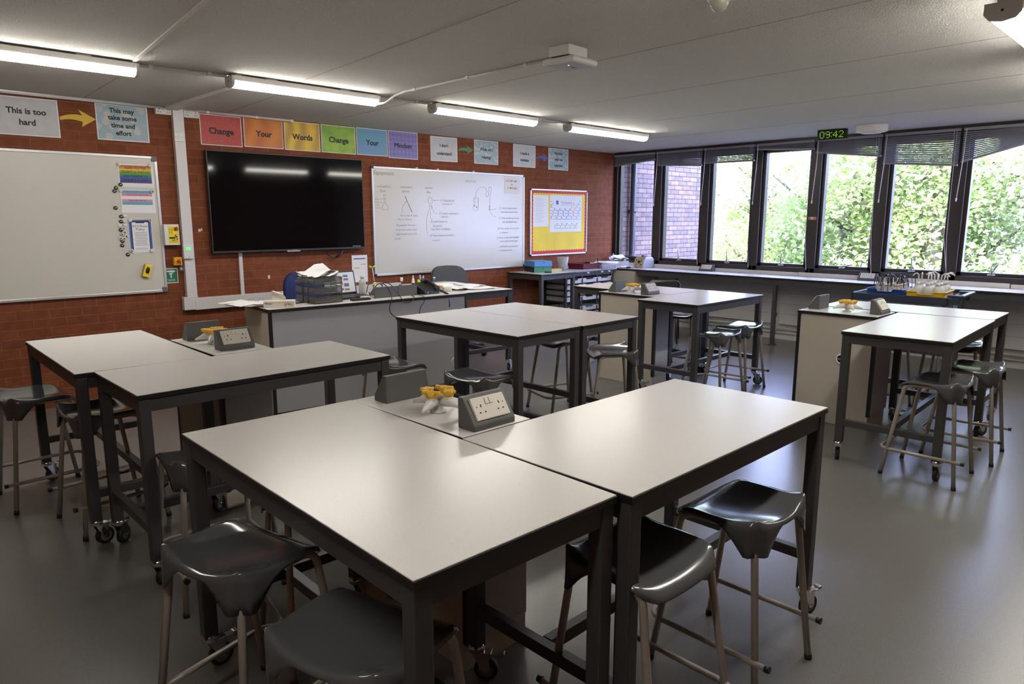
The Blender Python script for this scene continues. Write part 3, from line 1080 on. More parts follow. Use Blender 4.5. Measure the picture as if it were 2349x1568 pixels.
# corner cupboard under the counter
t = thing('corner_cupboard', 'beige panelled corner cupboard between clear trays and window counter', 'cupboard', (8.35, 6.10, 0))
b = MB(); b.box(8.085 - 8.35, 8.60 - 8.35, 5.83 - 6.1, 6.56 - 6.1, .01, ZC2 - .03); b.build('carcass', m_beige, t)
b = MB(); b.box(8.079 - 8.35, 8.084 - 8.35, 5.84 - 6.1, 6.26 - 6.1, .02, ZC2 - .04); b.build('side_panel', m_beige, t)

# clear tray unit
TU = thing('tray_unit', 'black framed storage unit holding three columns of clear trays', 'storage unit', (7.49, 6.36, 0))
ox, oy = 7.49, 6.36
b = MB(); b.box(6.985 - ox, 8.06 - ox, 6.12 - oy, 6.57 - oy, ZT - .028, ZT - .001, bev=.002); b.build('unit_top', M('unit_top_grey', lin(.33, .33, .35), .4), TU)
b = MB(); b.box(7.0 - ox, 8.0 - ox, 6.135 - oy, 6.16 - oy, ZT - .085, ZT - .028); b.build('front_rail', m_frame, TU)
for x in (7.005, 7.328, 7.651, 7.975):
    for y in (6.16, 6.53):
        b = MB(); b.box(x - ox - .014, x - ox + .014, y - oy - .014, y - oy + .014, .03, ZT - .028, bev=.002); b.build('post', m_frame, TU)
m_tray = M('clear_tray_plastic', lin(.66, .68, .70), .3, alpha=.92)
m_label = M('tray_label', lin(.72, .72, .72), .6)
zr = .715
rows = 0
for k, z in enumerate((.655, .575, .495, .415, .275, .16, .06)):
    for c in range(3):
        x0 = 7.005 + .323 * c + .018; x1 = x0 + .287
        b = MB()
        y0 = 6.145; y1 = 6.53
        h = .062 if k < 5 else .09
        # front with a dip for the hand
        q = [(x0, z), (x1, z), (x1 + .004, z + h), (x1 - .06, z + h), (x1 - .08, z + h * .66), (x0 + .08, z + h * .66), (x0 + .06, z + h), (x0 - .004, z + h)]
        b.prism([(p[0] - ox, p[1]) for p in q], 'y', y0 - oy, y0 + .006 - oy)
        b.box(x0 - ox - .008, x0 - ox + .05, y0 - oy - .008, y0 - oy + .002, z + h - .010, z + h + .002, bev=.002)
        b.box(x1 - ox - .05, x1 - ox + .008, y0 - oy - .008, y0 - oy + .002, z + h - .010, z + h + .002, bev=.002)
        b.box(x0 + .07 - ox, x1 - .07 - ox, y0 - oy - .008, y0 - oy + .002, z + h * .62 - .006, z + h * .66 + .002, bev=.002)
        b.box(x0 - ox, x0 + .004 - ox, y0 - oy, y1 - oy, z, z + h)
        b.box(x1 - .004 - ox, x1 - ox, y0 - oy, y1 - oy, z, z + h)
        b.box(x0 - ox, x1 - ox, y1 - .004 - oy, y1 - oy, z, z + h)
        b.box(x0 - ox, x1 - ox, y0 - oy, y1 - oy, z, z + .004)
        tr = b.build('tray', m_tray, TU)
        if (k + c) % 2 == 0 or k > 3:
            b = MB(); b.box((x0 + x1) / 2 - ox - .05, (x0 + x1) / 2 - ox + .03, y0 - oy - .002, y0 - oy - .0005, z + .01, z + .034); b.build('label_card', m_label, tr)
for k, z in enumerate((.650, .570, .490, .410, .270)):
    b = MB()
    for x in (7.005, 7.328, 7.651, 7.975):
        b.box(x - ox - .012, x - ox + .012, 6.17 - oy, 6.52 - oy, z - .008, z + .002)
    b.build('runner', m_frame, TU)
for x in (7.03, 7.09, 7.42, 7.72, 7.88):
    b = MB(); b.box(x - ox, x - ox + .045, 6.132 - oy, 6.1345 - oy, ZT - .055, ZT - .036); b.build('label_card', m_label, TU)

# ================================================================== things on the teaching wall
UX, UZ = (1, 0, 0), (0, 0, 1)
def poster(name, x0, x1, z0, z1, label, lines, mat, cat='poster', margin=.008, y=None, group=None, bold=.032, ink=None, tilt=0.0, th=.0015):
    """lines: (text, centre z, capital height[, centre x])"""
    yb = YW if y is None else y
    t = thing(name, label, cat, ((x0 + x1) / 2, yb, (z0 + z1) / 2), 0, group)
    hw, hh = (x1 - x0) / 2, (z1 - z0) / 2
    b = MB(); b.box(-hw, hw, -th - .001, -.001, -hh, hh)
    b.build('sheet', m_paper, t)
    if mat is not None:
        b = MB(); b.poly([(-hw + margin, -th - .0016, -hh + margin), (hw - margin, -th - .0016, -hh + margin), (hw - margin, -th - .0016, hh - margin), (-hw + margin, -th - .0016, hh - margin)])
        b.build('print', mat, t)
    if lines:
        b = MB()
        for ln in lines:
            cx = ln[3] - (x0 + x1) / 2 if len(ln) > 3 else 0
            if ln[0][0] == 'M':
                for q in (-1, -.3, .3, 1):
                    b.text(ln[0], (cx + q * ln[2] * .045, -th - .0024 - .00002 * q, ln[1] - (z0 + z1) / 2 + q * ln[2] * .02), UX, UZ, h=ln[2], bold=0)
            else:
                b.text(ln[0], (cx, -th - .0024, ln[1] - (z0 + z1) / 2), UX, UZ, h=ln[2], bold=bold)
        b.build('lettering', ink or m_ink, t)
    if tilt:
        t.rotation_euler = (0, D(tilt), 0)
    return t
m_bokeh = pattern('bokeh_print', 'bokeh', lin(.30, .40, .45), lin(.42, .47, .49), 14, lin(.50, .46, .42))
m_bokeh2 = pattern('bokeh_print_fine', 'bokeh', lin(.33, .42, .45), lin(.52, .54, .52), 24, lin(.55, .52, .48))
GM = 'mindset posters high on the brick wall'
poster('mindset_poster', 1.02, 1.452, 2.142, 2.426, 'grey poster reading This is too hard, at the left edge', [('This is too', 2.325, .042, 1.24), ('hard', 2.243, .042, 1.24)], m_paper_grey, group=GM)
poster('mindset_poster', 1.712, 2.106, 2.152, 2.44, 'pale blue bubbly poster reading This may take some time and effort', [('This may', 2.392, .036), ('take some', 2.336, .036), ('time and', 2.275, .036), ('effort', 2.215, .036)], m_bokeh, group=GM)
poster('mindset_poster', 5.117, 5.515, 2.172, 2.448, 'grey poster reading I do not understand', [("I don't", 2.352, .034), ('understand', 2.262, .034)], m_paper_grey, group=GM, tilt=-.6)
poster('mindset_poster', 5.78, 6.178, 2.175, 2.455, 'pale blue bubbly poster reading What am I missing', [('What am I', 2.350, .034), ('missing?', 2.258, .034)], m_bokeh2, group=GM)
poster('mindset_poster', 6.44, 6.85, 2.172, 2.452, 'grey poster reading I made a mistake', [('I made a', 2.345, .034), ('mistake', 2.262, .034)], m_paper_grey, group=GM)
poster('mindset_poster', 7.10, 7.502, 2.166, 2.446, 'pale blue bubbly poster reading Mistakes help me improve', [('Mistakes', 2.385, .034), ('help me', 2.305, .034), ('improve', 2.225, .034)], m_bokeh2, group=GM)
GC = 'colourful slogan posters above the television'
for (x0, x1, z0, z1, wd, cm, lab) in (
    (2.537, 2.915, 2.170, 2.438, 'Change', pattern('red_splash', 'splash', lin(.42, .045, .04), lin(.62, .22, .20), 60), 'red speckled poster reading Change, first of the coloured row'),
    (2.935, 3.322, 2.178, 2.446, 'Your', pattern('orange_silk', 'wave', lin(.50, .125, .012), lin(.60, .20, .02), 1.6), 'orange silky poster reading Your, second of the coloured row'),
    (3.336, 3.718, 2.176, 2.450, 'Words', pattern('yellow_petal', 'wave', lin(.44, .26, .012), lin(.70, .46, .02), 2.0), 'yellow petal poster reading Words'),
    (3.733, 4.130, 2.178, 2.452, 'Change', pattern('green_leaf', 'noise', lin(.15, .33, .012), lin(.30, .47, .04), 7), 'green poster reading Change, fourth of the coloured row'),
    (4.143, 4.530, 2.180, 2.456, 'Your', pattern('blue_water', 'noise', lin(.10, .31, .40), lin(.13, .25, .47), 5), 'blue poster reading Your, fifth of the coloured row'),
    (4.542, 4.935, 2.170, 2.460, 'Mindset', pattern('purple_check', 'checker', lin(.16, .13, .37), lin(.20, .165, .43), 28), 'purple poster reading Mindset, last of the coloured row')):
    poster('slogan_poster', x0, x1, z0, z1, lab, [(wd, (z0 + z1) / 2 - .005, .052)], cm, margin=.006, group=GC, bold=.034)
# paper arrows
def arrow(x0, x1, zc, h, mat, label, k=0):
    t = MB()
    n = 12; up = []; lo = []
    L = x1 - x0; bx = x0 + L * .62
    for i in range(n + 1):
        f = i / n; x = x0 + (bx - x0) * f
        z = zc + h * .10 * math.sin(f * PI) - .0 + (-.10 * h * (1 - f))
        w = h * (.10 + .10 * f)
        up.append((x, z + w)); lo.append((x, z - w))
    out = lo + [(bx - L * .03, zc - h * .52), (x1, zc + .02 * h), (bx - L * .10, zc + h * .55)] + up[::-1]
    t.prism(out, 'y', YW - .0025, YW - .001)
    tag(t.build('paper_arrow', mat), label, 'arrow', 'paper arrows between mindset posters')
arrow(1.458, 1.712, 2.305, .125, M('arrow_yellow', lin(.66, .44, .02), .5), 'yellow paper arrow at the far left between two posters')
arrow(5.535, 5.765, 2.325, .10, M('arrow_green', lin(.06, .22, .09), .5), 'green paper arrow between two posters on the brick wall')
arrow(6.865, 7.095, 2.31, .11, M('arrow_purple', lin(.12, .11, .33), .5), 'purple paper arrow between the last two posters')

# whiteboards
YB = YW - .025
def whiteboard(name, x0, x1, z0, z1, label, cap, cols):
    t = thing(name, label, 'whiteboard', ((x0 + x1) / 2, YW, (z0 + z1) / 2), 0)
    hw, hh = (x1 - x0) / 2, (z1 - z0) / 2
    b = MB(); b.box(-hw + .01, hw - .01, -.020, -.001, -hh + .01, hh - .01); b.build('face', m_board, t)
    b = MB(); f = .022
    for (a, c, d, e) in ((-hw, hw, hh - f, hh), (-hw, hw, -hh, -hh + f), (-hw, -hw + f, -hh, hh), (hw - f, hw, -hh, hh)):
        b.box(a, c, -.027, -.001, d, e, bev=.003)
    b.build('frame', m_alu, t)
    for sx in (-1, 1):
        for sz in (-1, 1):
            b = MB(); b.box(min(sx * hw, sx * (hw - cap)), max(sx * hw, sx * (hw - cap)), -.029, -.0005, min(sz * hh, sz * (hh - cap)), max(sz * hh, sz * (hh - cap)), bev=.006)
            b.build('corner_cap', cols, t)
    return t
WL = whiteboard('whiteboard', -.28, 2.143, .880, 2.040, 'large left whiteboard with magnets and notices at its right end', .045, m_corner_grey)
WR = whiteboard('whiteboard', 4.300, 6.625, .893, 2.070, 'right whiteboard covered in handwritten equipment notes', .028, m_black)
wx, wz = (4.300 + 6.625) / 2, (.893 + 2.070) / 2
yt = -.0208
H = MB(); HB = MB()
for s, x, z, h in (('Equipment', 4.457, 2.005, .044), ('volumetric', 4.456, 1.863, .030), ('flask', 4.440, 1.814, .030), ('fill to', 4.362, 1.725, .018), ('the bottom', 4.376, 1.692, .015), ('of the', 4.360, 1.662, .015),
        ('meniscus', 4.370, 1.632, .015), ('volumetric', 4.755, 1.864, .026), ('pipette', 4.744, 1.819, .026), ('fill to the 0 mark', 4.784, 1.551, .025), ('This is 10cm3', 4.715, 1.508, .024),
        ('pipette', 5.067, 1.866, .027), ('filler', 5.065, 1.814, .027), ('(1) Squeeze to', 5.335, 1.728, .026), ('remove air', 5.338, 1.687, .024), ('(2) attach volumetric', 5.360, 1.577, .025), ('pipette', 5.293, 1.540, .025),
        ('(3) push button to', 5.205, 1.483, .024), ('fill pipette', 5.185, 1.434, .024), ('DO NOT OVERFILL', 5.237, 1.393, .024), ('(4) Press button to release', 5.250, 1.323, .024), ('solution', 5.155, 1.267, .024), ('pH probe', 5.705, 1.963, .030),
        ('(1) remove glass bottle', 6.335, 1.648, .024), ('(2) Clean probe by rinsing', 6.345, 1.524, .024), ('with distilled water', 6.357, 1.475, .024), ('(3) Turn probe on and place', 6.340, 1.394, .024),
        ('in solution', 6.256, 1.342, .024), ('(4) Rinse probe with distilled', 6.330, 1.278, .024), ('water before doing again', 6.344, 1.233, .022), ('AND before putting back', 6.344, 1.165, .022), ('in the glass bottle', 6.293, 1.117, .022)):
    H.text(s, (x - wx, yt - .0004, z - wz), UX, UZ, h=h, bold=-.008, shear=.08)
for s, x, z, h in (('Expensive. Do not', 4.733, 1.445, .024), ('drop them when they', 4.741, 1.394, .023), ('might knock over and', 4.734, 1.347, .023), ('break', 4.617, 1.298, .024), ('keep bottle safe for later', 6.350, 1.599, .021)):
    HB.text(s, (x - wx, yt - .0004, z - wz), UX, UZ, h=h, bold=-.008, shear=.08)
draw = [[(4.448, 1.776), (4.471, 1.777), (4.468, 1.686), (4.490, 1.66), (4.507, 1.63), (4.492, 1.614), (4.424, 1.614), (4.42, 1.633), (4.433, 1.66), (4.451, 1.682), (4.451, 1.776)],
    [(4.401, 1.727), (4.469, 1.728)], [(4.728, 1.760), (4.820, 1.586)], [(4.734, 1.763), (4.826, 1.588)], [(4.684, 1.581), (4.688, 1.63), (4.701, 1.663), (4.746, 1.706)], [(4.735, 1.703), (4.746, 1.706), (4.744, 1.695)],
    [(5.079, 1.759), (5.058, 1.748), (5.053, 1.731), (5.053, 1.712), (5.064, 1.69), (5.087, 1.675), (5.107, 1.685), (5.116, 1.71), (5.115, 1.74), (5.10, 1.757), (5.079, 1.759)],
    [(5.218, 1.726), (5.135, 1.722)], [(5.148, 1.73), (5.135, 1.722), (5.148, 1.714)], [(5.087, 1.667), (5.117, 1.62), (5.14, 1.58), (5.188, 1.572)], [(5.076, 1.635), (5.045, 1.585), (5.03, 1.52), (5.02, 1.435), (5.028, 1.36), (5.043, 1.338)],
    [(5.091, 1.628), (5.080, 1.59), (5.079, 1.545), (5.098, 1.499)], [(5.07, 1.66), (5.11, 1.66), (5.11, 1.64), (5.07, 1.64), (5.07, 1.66)],
    [(5.782, 1.777), (5.785, 1.81), (5.794, 1.837), (5.82, 1.872), (5.852, 1.889), (5.89, 1.895), (5.922, 1.891), (5.955, 1.875), (5.968, 1.85), (5.955, 1.815), (5.944, 1.789), (5.96, 1.778), (5.98, 1.781), (6.0, 1.82), (6.004, 1.85), (6.003, 1.89), (6.016, 1.906), (6.035, 1.9), (6.046, 1.877), (6.035, 1.84), (6.021, 1.799), (6.008, 1.61)],
    [(5.753, 1.768), (5.828, 1.770), (5.826, 1.643), (5.81, 1.617), (5.78, 1.608), (5.752, 1.62), (5.740, 1.642), (5.753, 1.768)], [(5.765, 1.755), (5.818, 1.755), (5.817, 1.71), (5.763, 1.71), (5.765, 1.755)],
    [(6.02, 1.627), (6.06, 1.626), (6.122, 1.637)], [(6.02, 1.61), (6.04, 1.575), (6.062, 1.55), (6.122, 1.537)], [(6.0, 1.67), (6.02, 1.67), (6.02, 1.62), (6.0, 1.62), (6.0, 1.67)]]
for pl in draw:
    H.tube([(x - wx, yt, z - wz) for x, z in pl], .0014, 5)
for x, z in ((5.762, 1.672), (5.795, 1.655)):
    H.cyl((x - wx, yt - .0003, z - wz), (x - wx, yt + .0002, z - wz), .010, 12)
H.build('handwriting', m_marker, WR)
HB.build('handwriting', m_marker_blue, WR)
b = MB(); b.box(5.17 - wx, 5.53 - wx, -.075, -.002, .862 - wz, .892 - wz, bev=.004); b.build('pen_tray', M('grey_pen_tray', lin(.14, .14, .16), .5), WR)
b = MB()
for x in (5.20, 5.75, 4.9):
    b.box(x - wx - .012, x - wx + .012, -.03, -.005, 2.068 - wz, 2.085 - wz, bev=.003)
b.build('hanging_clip', m_white, WR)

# notices on the boards
m_rain = bpy.data.materials.new('rainbow_bands'); m_rain.use_nodes = True
nt = m_rain.node_tree; tc = nt.nodes.new('ShaderNodeTexCoord'); sp = nt.nodes.new('ShaderNodeSeparateXYZ'); rp = nt.nodes.new('ShaderNodeValToRGB')
nt.links.new(tc.outputs['Generated'], sp.inputs[0]); nt.links.new(sp.outputs['Z'], rp.inputs[0]); nt.links.new(rp.outputs[0], nt.nodes['Principled BSDF'].inputs['Base Color'])
els = [(0.0, lin(.07, .03, .16)), (.14, lin(.06, .05, .25)), (.30, lin(.03, .10, .36)), (.46, lin(.05, .26, .10)), (.60, lin(.20, .33, .03)), (.74, lin(.72, .55, .02)), (.88, lin(.62, .22, .02)), (1.0, lin(.48, .03, .03))]
rp.color_ramp.elements[0].position, rp.color_ramp.elements[0].color = els[0]
rp.color_ramp.elements[1].position, rp.color_ramp.elements[1].color = els[-1]
for p_, c_ in els[1:-1]:
    e = rp.color_ramp.elements.new(p_); e.color = c_
YF = YW - .0205
def notice(name, x0, x1, z0, z1, label, cat='notice', y=YF):
    t = thing(name, label, cat, (x0, y, z0)); b = MB()
    b.box(0, x1 - x0, -.0022, -.0012, 0, z1 - z0); b.build('sheet', m_paper, t)
    return t
def patch(t, name, x0, x1, z0, z1, mat, lift=.0026):
    b = MB(); b.box(x0, x1, -lift - .0003, -lift + .0004, z0, z1); return b.build(name, mat, t)
t = notice('rainbow_notice', 1.832, 2.106, 1.776, 1.966, 'rainbow striped notice, uppermost paper on the left whiteboard')
patch(t, 'rainbow_print', .010, .258, .036, .180, m_rain)
b = MB()
for s, z, w in (('HARRY POTTER', .158, .165), ('TAUGHT US THAT NO', .128, .225), ('ONE DESERVES TO', .093, .195), ('LIVE IN A CLOSET', .060, .185)):
    b.text(s, (.134, -.0034, z), UX, UZ, h=.019, w=w, bold=.01)
b.build('lettering', m_ink, t)
t = notice('striped_notice', 1.834, 2.102, 1.564, 1.756, 'white notice with blue and pink stripes, middle paper on the left whiteboard')
m_tb = M('sky_blue_print', lin(.11, .34, .52), .5); m_tp = M('pink_print', lin(.62, .28, .33), .5)
patch(t, 'blue_stripe', .010, .248, .164, .186, m_tb); patch(t, 'pink_stripe', .010, .248, .140, .164, m_tp)
patch(t, 'pink_stripe', .010, .248, .092, .114, m_tp); patch(t, 'blue_stripe', .010, .248, .068, .092, m_tb)
b = MB(); b.text('TRANS WOMEN ARE WOMEN', (.129, -.0034, .152), UX, UZ, h=.010, w=.18); b.text('TRANS MEN ARE MEN', (.129, -.0034, .103), UX, UZ, h=.010, w=.14)
b.build('lettering', m_ink, t)
t = notice('phone_policy_notice', 1.872, 2.056, 1.232, 1.512, 'blue bordered phone policy notice, lowest paper on the left whiteboard')
m_bl = pattern('blue_violet_border', 'noise', lin(.02, .17, .50), lin(.10, .06, .30), 5)
patch(t, 'border_print', .004, .180, .028, .276, m_bl)
patch(t, 'phone_outline', .020, .164, .016, .262, m_black, .0030)
patch(t, 'text_panel', .027, .157, .012, .254, m_paper, .0034)
patch(t, 'phone_notch', .058, .126, .247, .258, m_black, .0038)
b = MB(); b.text('ACS Phone', (.092, -.0046, .222), UX, UZ, h=.019, w=.122, bold=.01); b.text('Policy', (.092, -.0046, .196), UX, UZ, h=.019, w=.068, bold=.01)
for i in range(9):
    w = .05 if i % 3 else .045
    b.box(.092 - w, .092 + w, -.0044, -.0040, .168 - i * .0135, .171 - i * .0135)
for i in range(3):
    b.box(.045, .14, -.0044, -.0040, .036 - i * .006, .0375 - i * .006)
b.build('lettering', M('faint_print', lin(.16, .16, .20), .6), t)
t = notice('rights_notice', 6.268, 6.535, 1.828, 2.044, 'small white rights notice at the top right of the written whiteboard')
b = MB(); b.text('QIA+ rights', (.158, -.0034, .160), UX, UZ, h=.022, w=.125, bold=.008); b.text('are', (.125, -.0034, .118), UX, UZ, h=.020, bold=.008); b.text('MAN rights', (.155, -.0034, .072), UX, UZ, h=.022, w=.125, bold=.008); b.build('lettering', m_ink, t)
for s, x, z, c in (('L', .030, .160, lin(.6, .05, .03)), ('G', .046, .160, lin(.7, .20, .02)), ('B', .064, .160, lin(.75, .42, .02)), ('T', .081, .160, lin(.75, .55, .05)), ('H', .060, .072, lin(.7, .35, .03)), ('U', .078, .072, lin(.72, .55, .06))):
    b = MB(); b.text(s, (x, -.0034, z), UX, UZ, h=.022, bold=.008); b.build('coloured_letter', M('letter_colour', c, .5), t)
# magnets
m_magw = M('magnet_white', lin(.66, .65, .60), .35)
def magnet(x, z, mat, mark, label, dy=0.0, a=0.4):
    t = thing('magnet', label, 'magnet', (x, YF - dy, z), 0, 'round magnets on the left whiteboard')
    b = MB(); b.lathe([(0, .009), (.0135, .009), (.0155, .007), (.0155, 0), (0, 0)], seg=18, mat=Matrix.Rotation(PI / 2, 4, 'X')); b.build('body', mat, t)
    if mark:
        b = MB(); R = Matrix.Rotation(a, 4, 'Y')
        b.box(-.009, .009, -.0098, -.0088, -.0022, .0022, mat=R)
        if mark == '+':
            b.box(-.0022, .0022, -.0098, -.0088, -.009, .009, mat=R)
        b.build('sign_mark', m_ink if mat is m_magw else m_magw, t)
MBL = 'black minus magnet in the loose column left of the whiteboard notices'
for i, (x, z) in enumerate([(1.842, 1.796), (1.806, 1.768), (1.792, 1.742), (1.788, 1.605), (1.825, 1.535), (1.820, 1.494), (1.812, 1.424), (1.817, 1.331), (1.812, 1.295), (1.849, 1.218)]):
    lab = {0: 'black minus magnet at the lower left corner of the rainbow notice', 3: 'lone black minus magnet beside the striped notice', 9: 'lowest black minus magnet, under the phone notice corner'}.get(i, MBL)
    magnet(x, z, m_black, '-', lab, .003 if i == 0 else 0, -.6 if i < 4 else -.3)
for x, z in [(1.852, 1.54), (1.847, 1.496), (1.807, 1.459), (1.847, 1.464)]:
    magnet(x, z, m_magw, None, 'plain white magnet in the cluster left of the phone notice')
for x, z in [(1.834, 1.435), (1.839, 1.403), (1.818, 1.386), (1.850, 1.370), (1.805, 1.354), (1.832, 1.350)]:
    magnet(x, z, m_magw, '+', 'white plus magnet in the cluster left of the phone notice', .001, random.random())
for x, z, k, lab in ((1.842, 1.961, None, 'white magnet on the rainbow notice top left corner'), (2.084, 1.961, None, 'white magnet on the rainbow notice top right corner'), (1.838, 1.748, None, 'white magnet at the striped notice top left corner'),
        (2.084, 1.745, '+', 'plus magnet at the striped notice top right corner'), (1.888, 1.504, None, 'white magnet at the phone notice top left corner'), (2.045, 1.504, '+', 'plus magnet at the phone notice top right corner'),
        (1.880, 1.247, '+', 'plus magnet at the phone notice bottom left corner'), (2.037, 1.242, None, 'white magnet at the phone notice bottom right corner')):
    magnet(x, z, m_magw, k, lab, .005, .2)
t = thing('board_eraser', 'yellow board eraser stuck crooked to the left whiteboard', 'eraser', (1.984, YF, 1.073)); t.rotation_euler = (0, D(18), 0)
b = MB(); b.box(-.030, .030, -.034, -.010, -.055, .055, bev=.006); b.build('body', m_yellow, t)
b = MB(); b.box(-.029, .029, -.010, -.001, -.053, .053); b.build('felt_pad', m_black, t)
b = MB(); b.lathe([(0, 0), (.016, 0), (.016, .001), (0, .001)], seg=16, mat=Matrix.Translation((-.002, -.0335, .005)) @ Matrix.Rotation(PI / 2, 4, 'X') @ Matrix.Scale(1.9, 4, (0, 1, 0))); b.box(.012, .015, -.0346, -.0338, -.03, .03); b.build('printed_mark', m_ink, t)

# trunking, boxes and switches round the left corner of the television
t = thing('wall_trunking', 'white cable trunking dropping from the ceiling then turning along the wall', 'trunking', (2.30, YW, 1.5))
b = MB()
b.box(2.296 - 2.30, 2.386 - 2.30, -.052, -.001, .80 - 1.5, ZC - 1.5, bev=.003)
b.box(2.262 - 2.30, 2.36 - 2.30, -.056, -.001, .705 - 1.5, .82 - 1.5, bev=.003)
b.box(2.36 - 2.30, 4.62 - 2.30, -.056, -.001, .700 - 1.5, .808 - 1.5, bev=.003)
b.build('channel', m_trunk, t)
b = MB(); b.box(2.260 - 2.30, 2.389 - 2.30, -.0575, -.0005, .818 - 1.5, .823 - 1.5); b.box(2.428 - 2.30, 2.431 - 2.30, -.0575, -.0005, .700 - 1.5, .808 - 1.5); b.build('joint_cover', m_white, t)
b = MB(); b.box(2.802, 2.836, YW - .022, YW - .001, .80, 1.22, bev=.002); tag(b.build('cable_conduit', m_trunk), 'slim white conduit between the television bottom and the wall trunking', 'conduit')
def flat_socket(x0, x1, z0, z1, label, y=YW - .001):
    t = thing('wall_socket', label, 'socket', ((x0 + x1) / 2, y, (z0 + z1) / 2))
    w, h = (x1 - x0) / 2, (z1 - z0) / 2
    b = MB(); b.box(-w, w, -.034, 0, -h, h, bev=.003); b.build('back_box', m_white, t)
    b = MB(); b.box(-w, w, -.042, -.034, -h, h, bev=.003); b.build('face_plate', m_sockwhite, t)
    b = MB()
    for s in (-1, 1):
        for dx, dz in ((0, .012), (-.009, -.010), (.009, -.010)):
            b.box(s * w * .58 + dx - .003, s * w * .58 + dx + .003, -.0428, -.0415, dz - .004, dz + .003)
    b.build('pin_hole', m_hole, t)
    for s in (-1, 1):
        b = MB(); b.box(s * .009 - .006, s * .009 + .006, -.046, -.041, .006, .026, bev=.001); b.build('rocker_switch', m_white, t)
flat_socket(2.162, 2.290, 2.392, 2.452, 'white double socket left of the trunking, tight under the ceiling')
flat_socket(2.392, 2.520, 2.386, 2.448, 'white double socket right of the trunking, above the red poster')
t = thing('light_switch', 'white fused switch plate on the vertical trunking', 'switch', (2.330, YW - .052, 2.213))
b = MB(); b.box(-.038, .038, -.010, 0, -.038, .038, bev=.003); b.build('face_plate', m_white, t)
b = MB(); b.box(-.010, .010, -.013, -.009, -.016, .016, bev=.001); b.build('rocker_switch', m_sockwhite, t)
b = MB(); b.box(-.028, -.024, -.0106, -.0098, -.003, .003); b.box(.024, .028, -.0106, -.0098, -.003, .003); b.build('screw', m_hole, t)
t = thing('gas_control_panel', 'yellow faced gas control box with red button beside the left whiteboard', 'control box', (2.203, YW, 1.378))
b = MB(); b.box(-.062, .062, -.070, -.001, -.090, .090, bev=.004); b.build('enclosure', m_white, t)
b = MB(); b.box(-.030, .056, -.0716, -.0696, -.072, .072); b.build('yellow_face', m_yellow, t)
b = MB(); b.lathe([(0, .02), (.014, .018), (.016, .008), (.016, 0), (0, 0)], c=(0, 0, 0), seg=18, mat=Matrix.Translation((.035, -.071, .050)) @ Matrix.Rotation(PI / 2, 4, 'X')); b.build('emergency_button', m_red, t)
b = MB(); b.lathe([(0, .012), (.012, .012), (.012, 0), (0, 0)], seg=14, mat=Matrix.Translation((.034, -.071, -.008)) @ Matrix.Rotation(PI / 2, 4, 'X')); b.box(.034, .042, -.088, -.078, -.050, -.010, bev=.002); b.build('key_switch', m_steel, t)
b = MB()
for z in (.048, .035, .022, .008):
    b.cyl((-.020, -.0712, z), (-.020, -.0725, z), .003, 8); b.box(-.012, .006, -.0722, -.0714, z - .0015, z + .0015)
b.box(-.026, .022, -.0722, -.0714, -.034, -.020); b.box(-.022, .040, -.0722, -.0714, -.062, -.060); b.box(-.004, .004, -.0722, -.0714, -.052, -.042); b.box(.010, .018, -.0722, -.0714, -.052, -.042)
b.build('printed_legend', m_ink, t)
t = thing('thermostat', 'white thermostat with green lit display on the vertical trunking', 'thermostat', (2.326, YW - .052, 1.228))
b = MB(); b.box(-.042, .042, -.030, 0, -.062, .062, bev=.004); b.build('case', m_white, t)
b = MB(); b.box(-.018, .018, -.0312, -.0298, .014, .038); b.build('display', M('green_display', lin(.05, .6, .15), .4, emit=(.12, .9, .25, .9)), t)
b = MB(); b.box(-.004, .012, -.0308, -.0299, -.048, -.045); b.build('printed_mark', m_red, t)
t = thing('emergency_stop', 'small yellow emergency stop box with red knob and padlock', 'stop button', (2.243, YW, 1.145))
b = MB(); b.box(-.034, .034, -.050, -.001, -.036, .036, bev=.004); b.build('case', M('stop_yellow', lin(.80, .40, .01), .4), t)
b = MB(); b.lathe([(0, .028), (.014, .028), (.017, .020), (.010, .010), (.010, 0), (0, 0)], seg=18, mat=Matrix.Translation((0, -.05, 0)) @ Matrix.Rotation(PI / 2, 4, 'X')); b.build('stop_knob', m_red, t)
b = MB(); b.tube([(.016, -.055, -.018), (.020, -.06, -.040), (.016, -.058, -.060)], .003, 6); b.box(.004, .030, -.064, -.052, -.082, -.056, bev=.003); b.build('padlock', m_steel, t)
t = thing('eyewash_sign', 'green safety sign with white hand under spray, below the emergency stop', 'sign', (2.187, YW, 1.018))
b = MB(); b.box(-.060, .060, -.003, -.001, -.066, .066); b.build('backing', m_white, t)
b = MB(); b.box(-.053, .053, -.0042, -.0028, -.058, .058, bev=.001); b.build('green_panel', m_green, t)
b = MB(); b.prism([(-.036, .036), (-.010, .030), (.015, .026), (.036, .034), (.038, .045), (.010, .048), (-.02, .046), (-.036, .044)], 'y', -.0052, -.0040); b.box(-.005, .005, -.0052, -.004, -.018, .012); b.prism([(-.018, .012), (.018, .012), (.012, .022), (-.012, .022)], 'y', -.0052, -.004)
b.box(-.034, .036, -.0052, -.004, -.036, -.033); b.box(-.026, .030, -.0052, -.004, -.046, -.043)
b.build('pictogram', m_white, t)
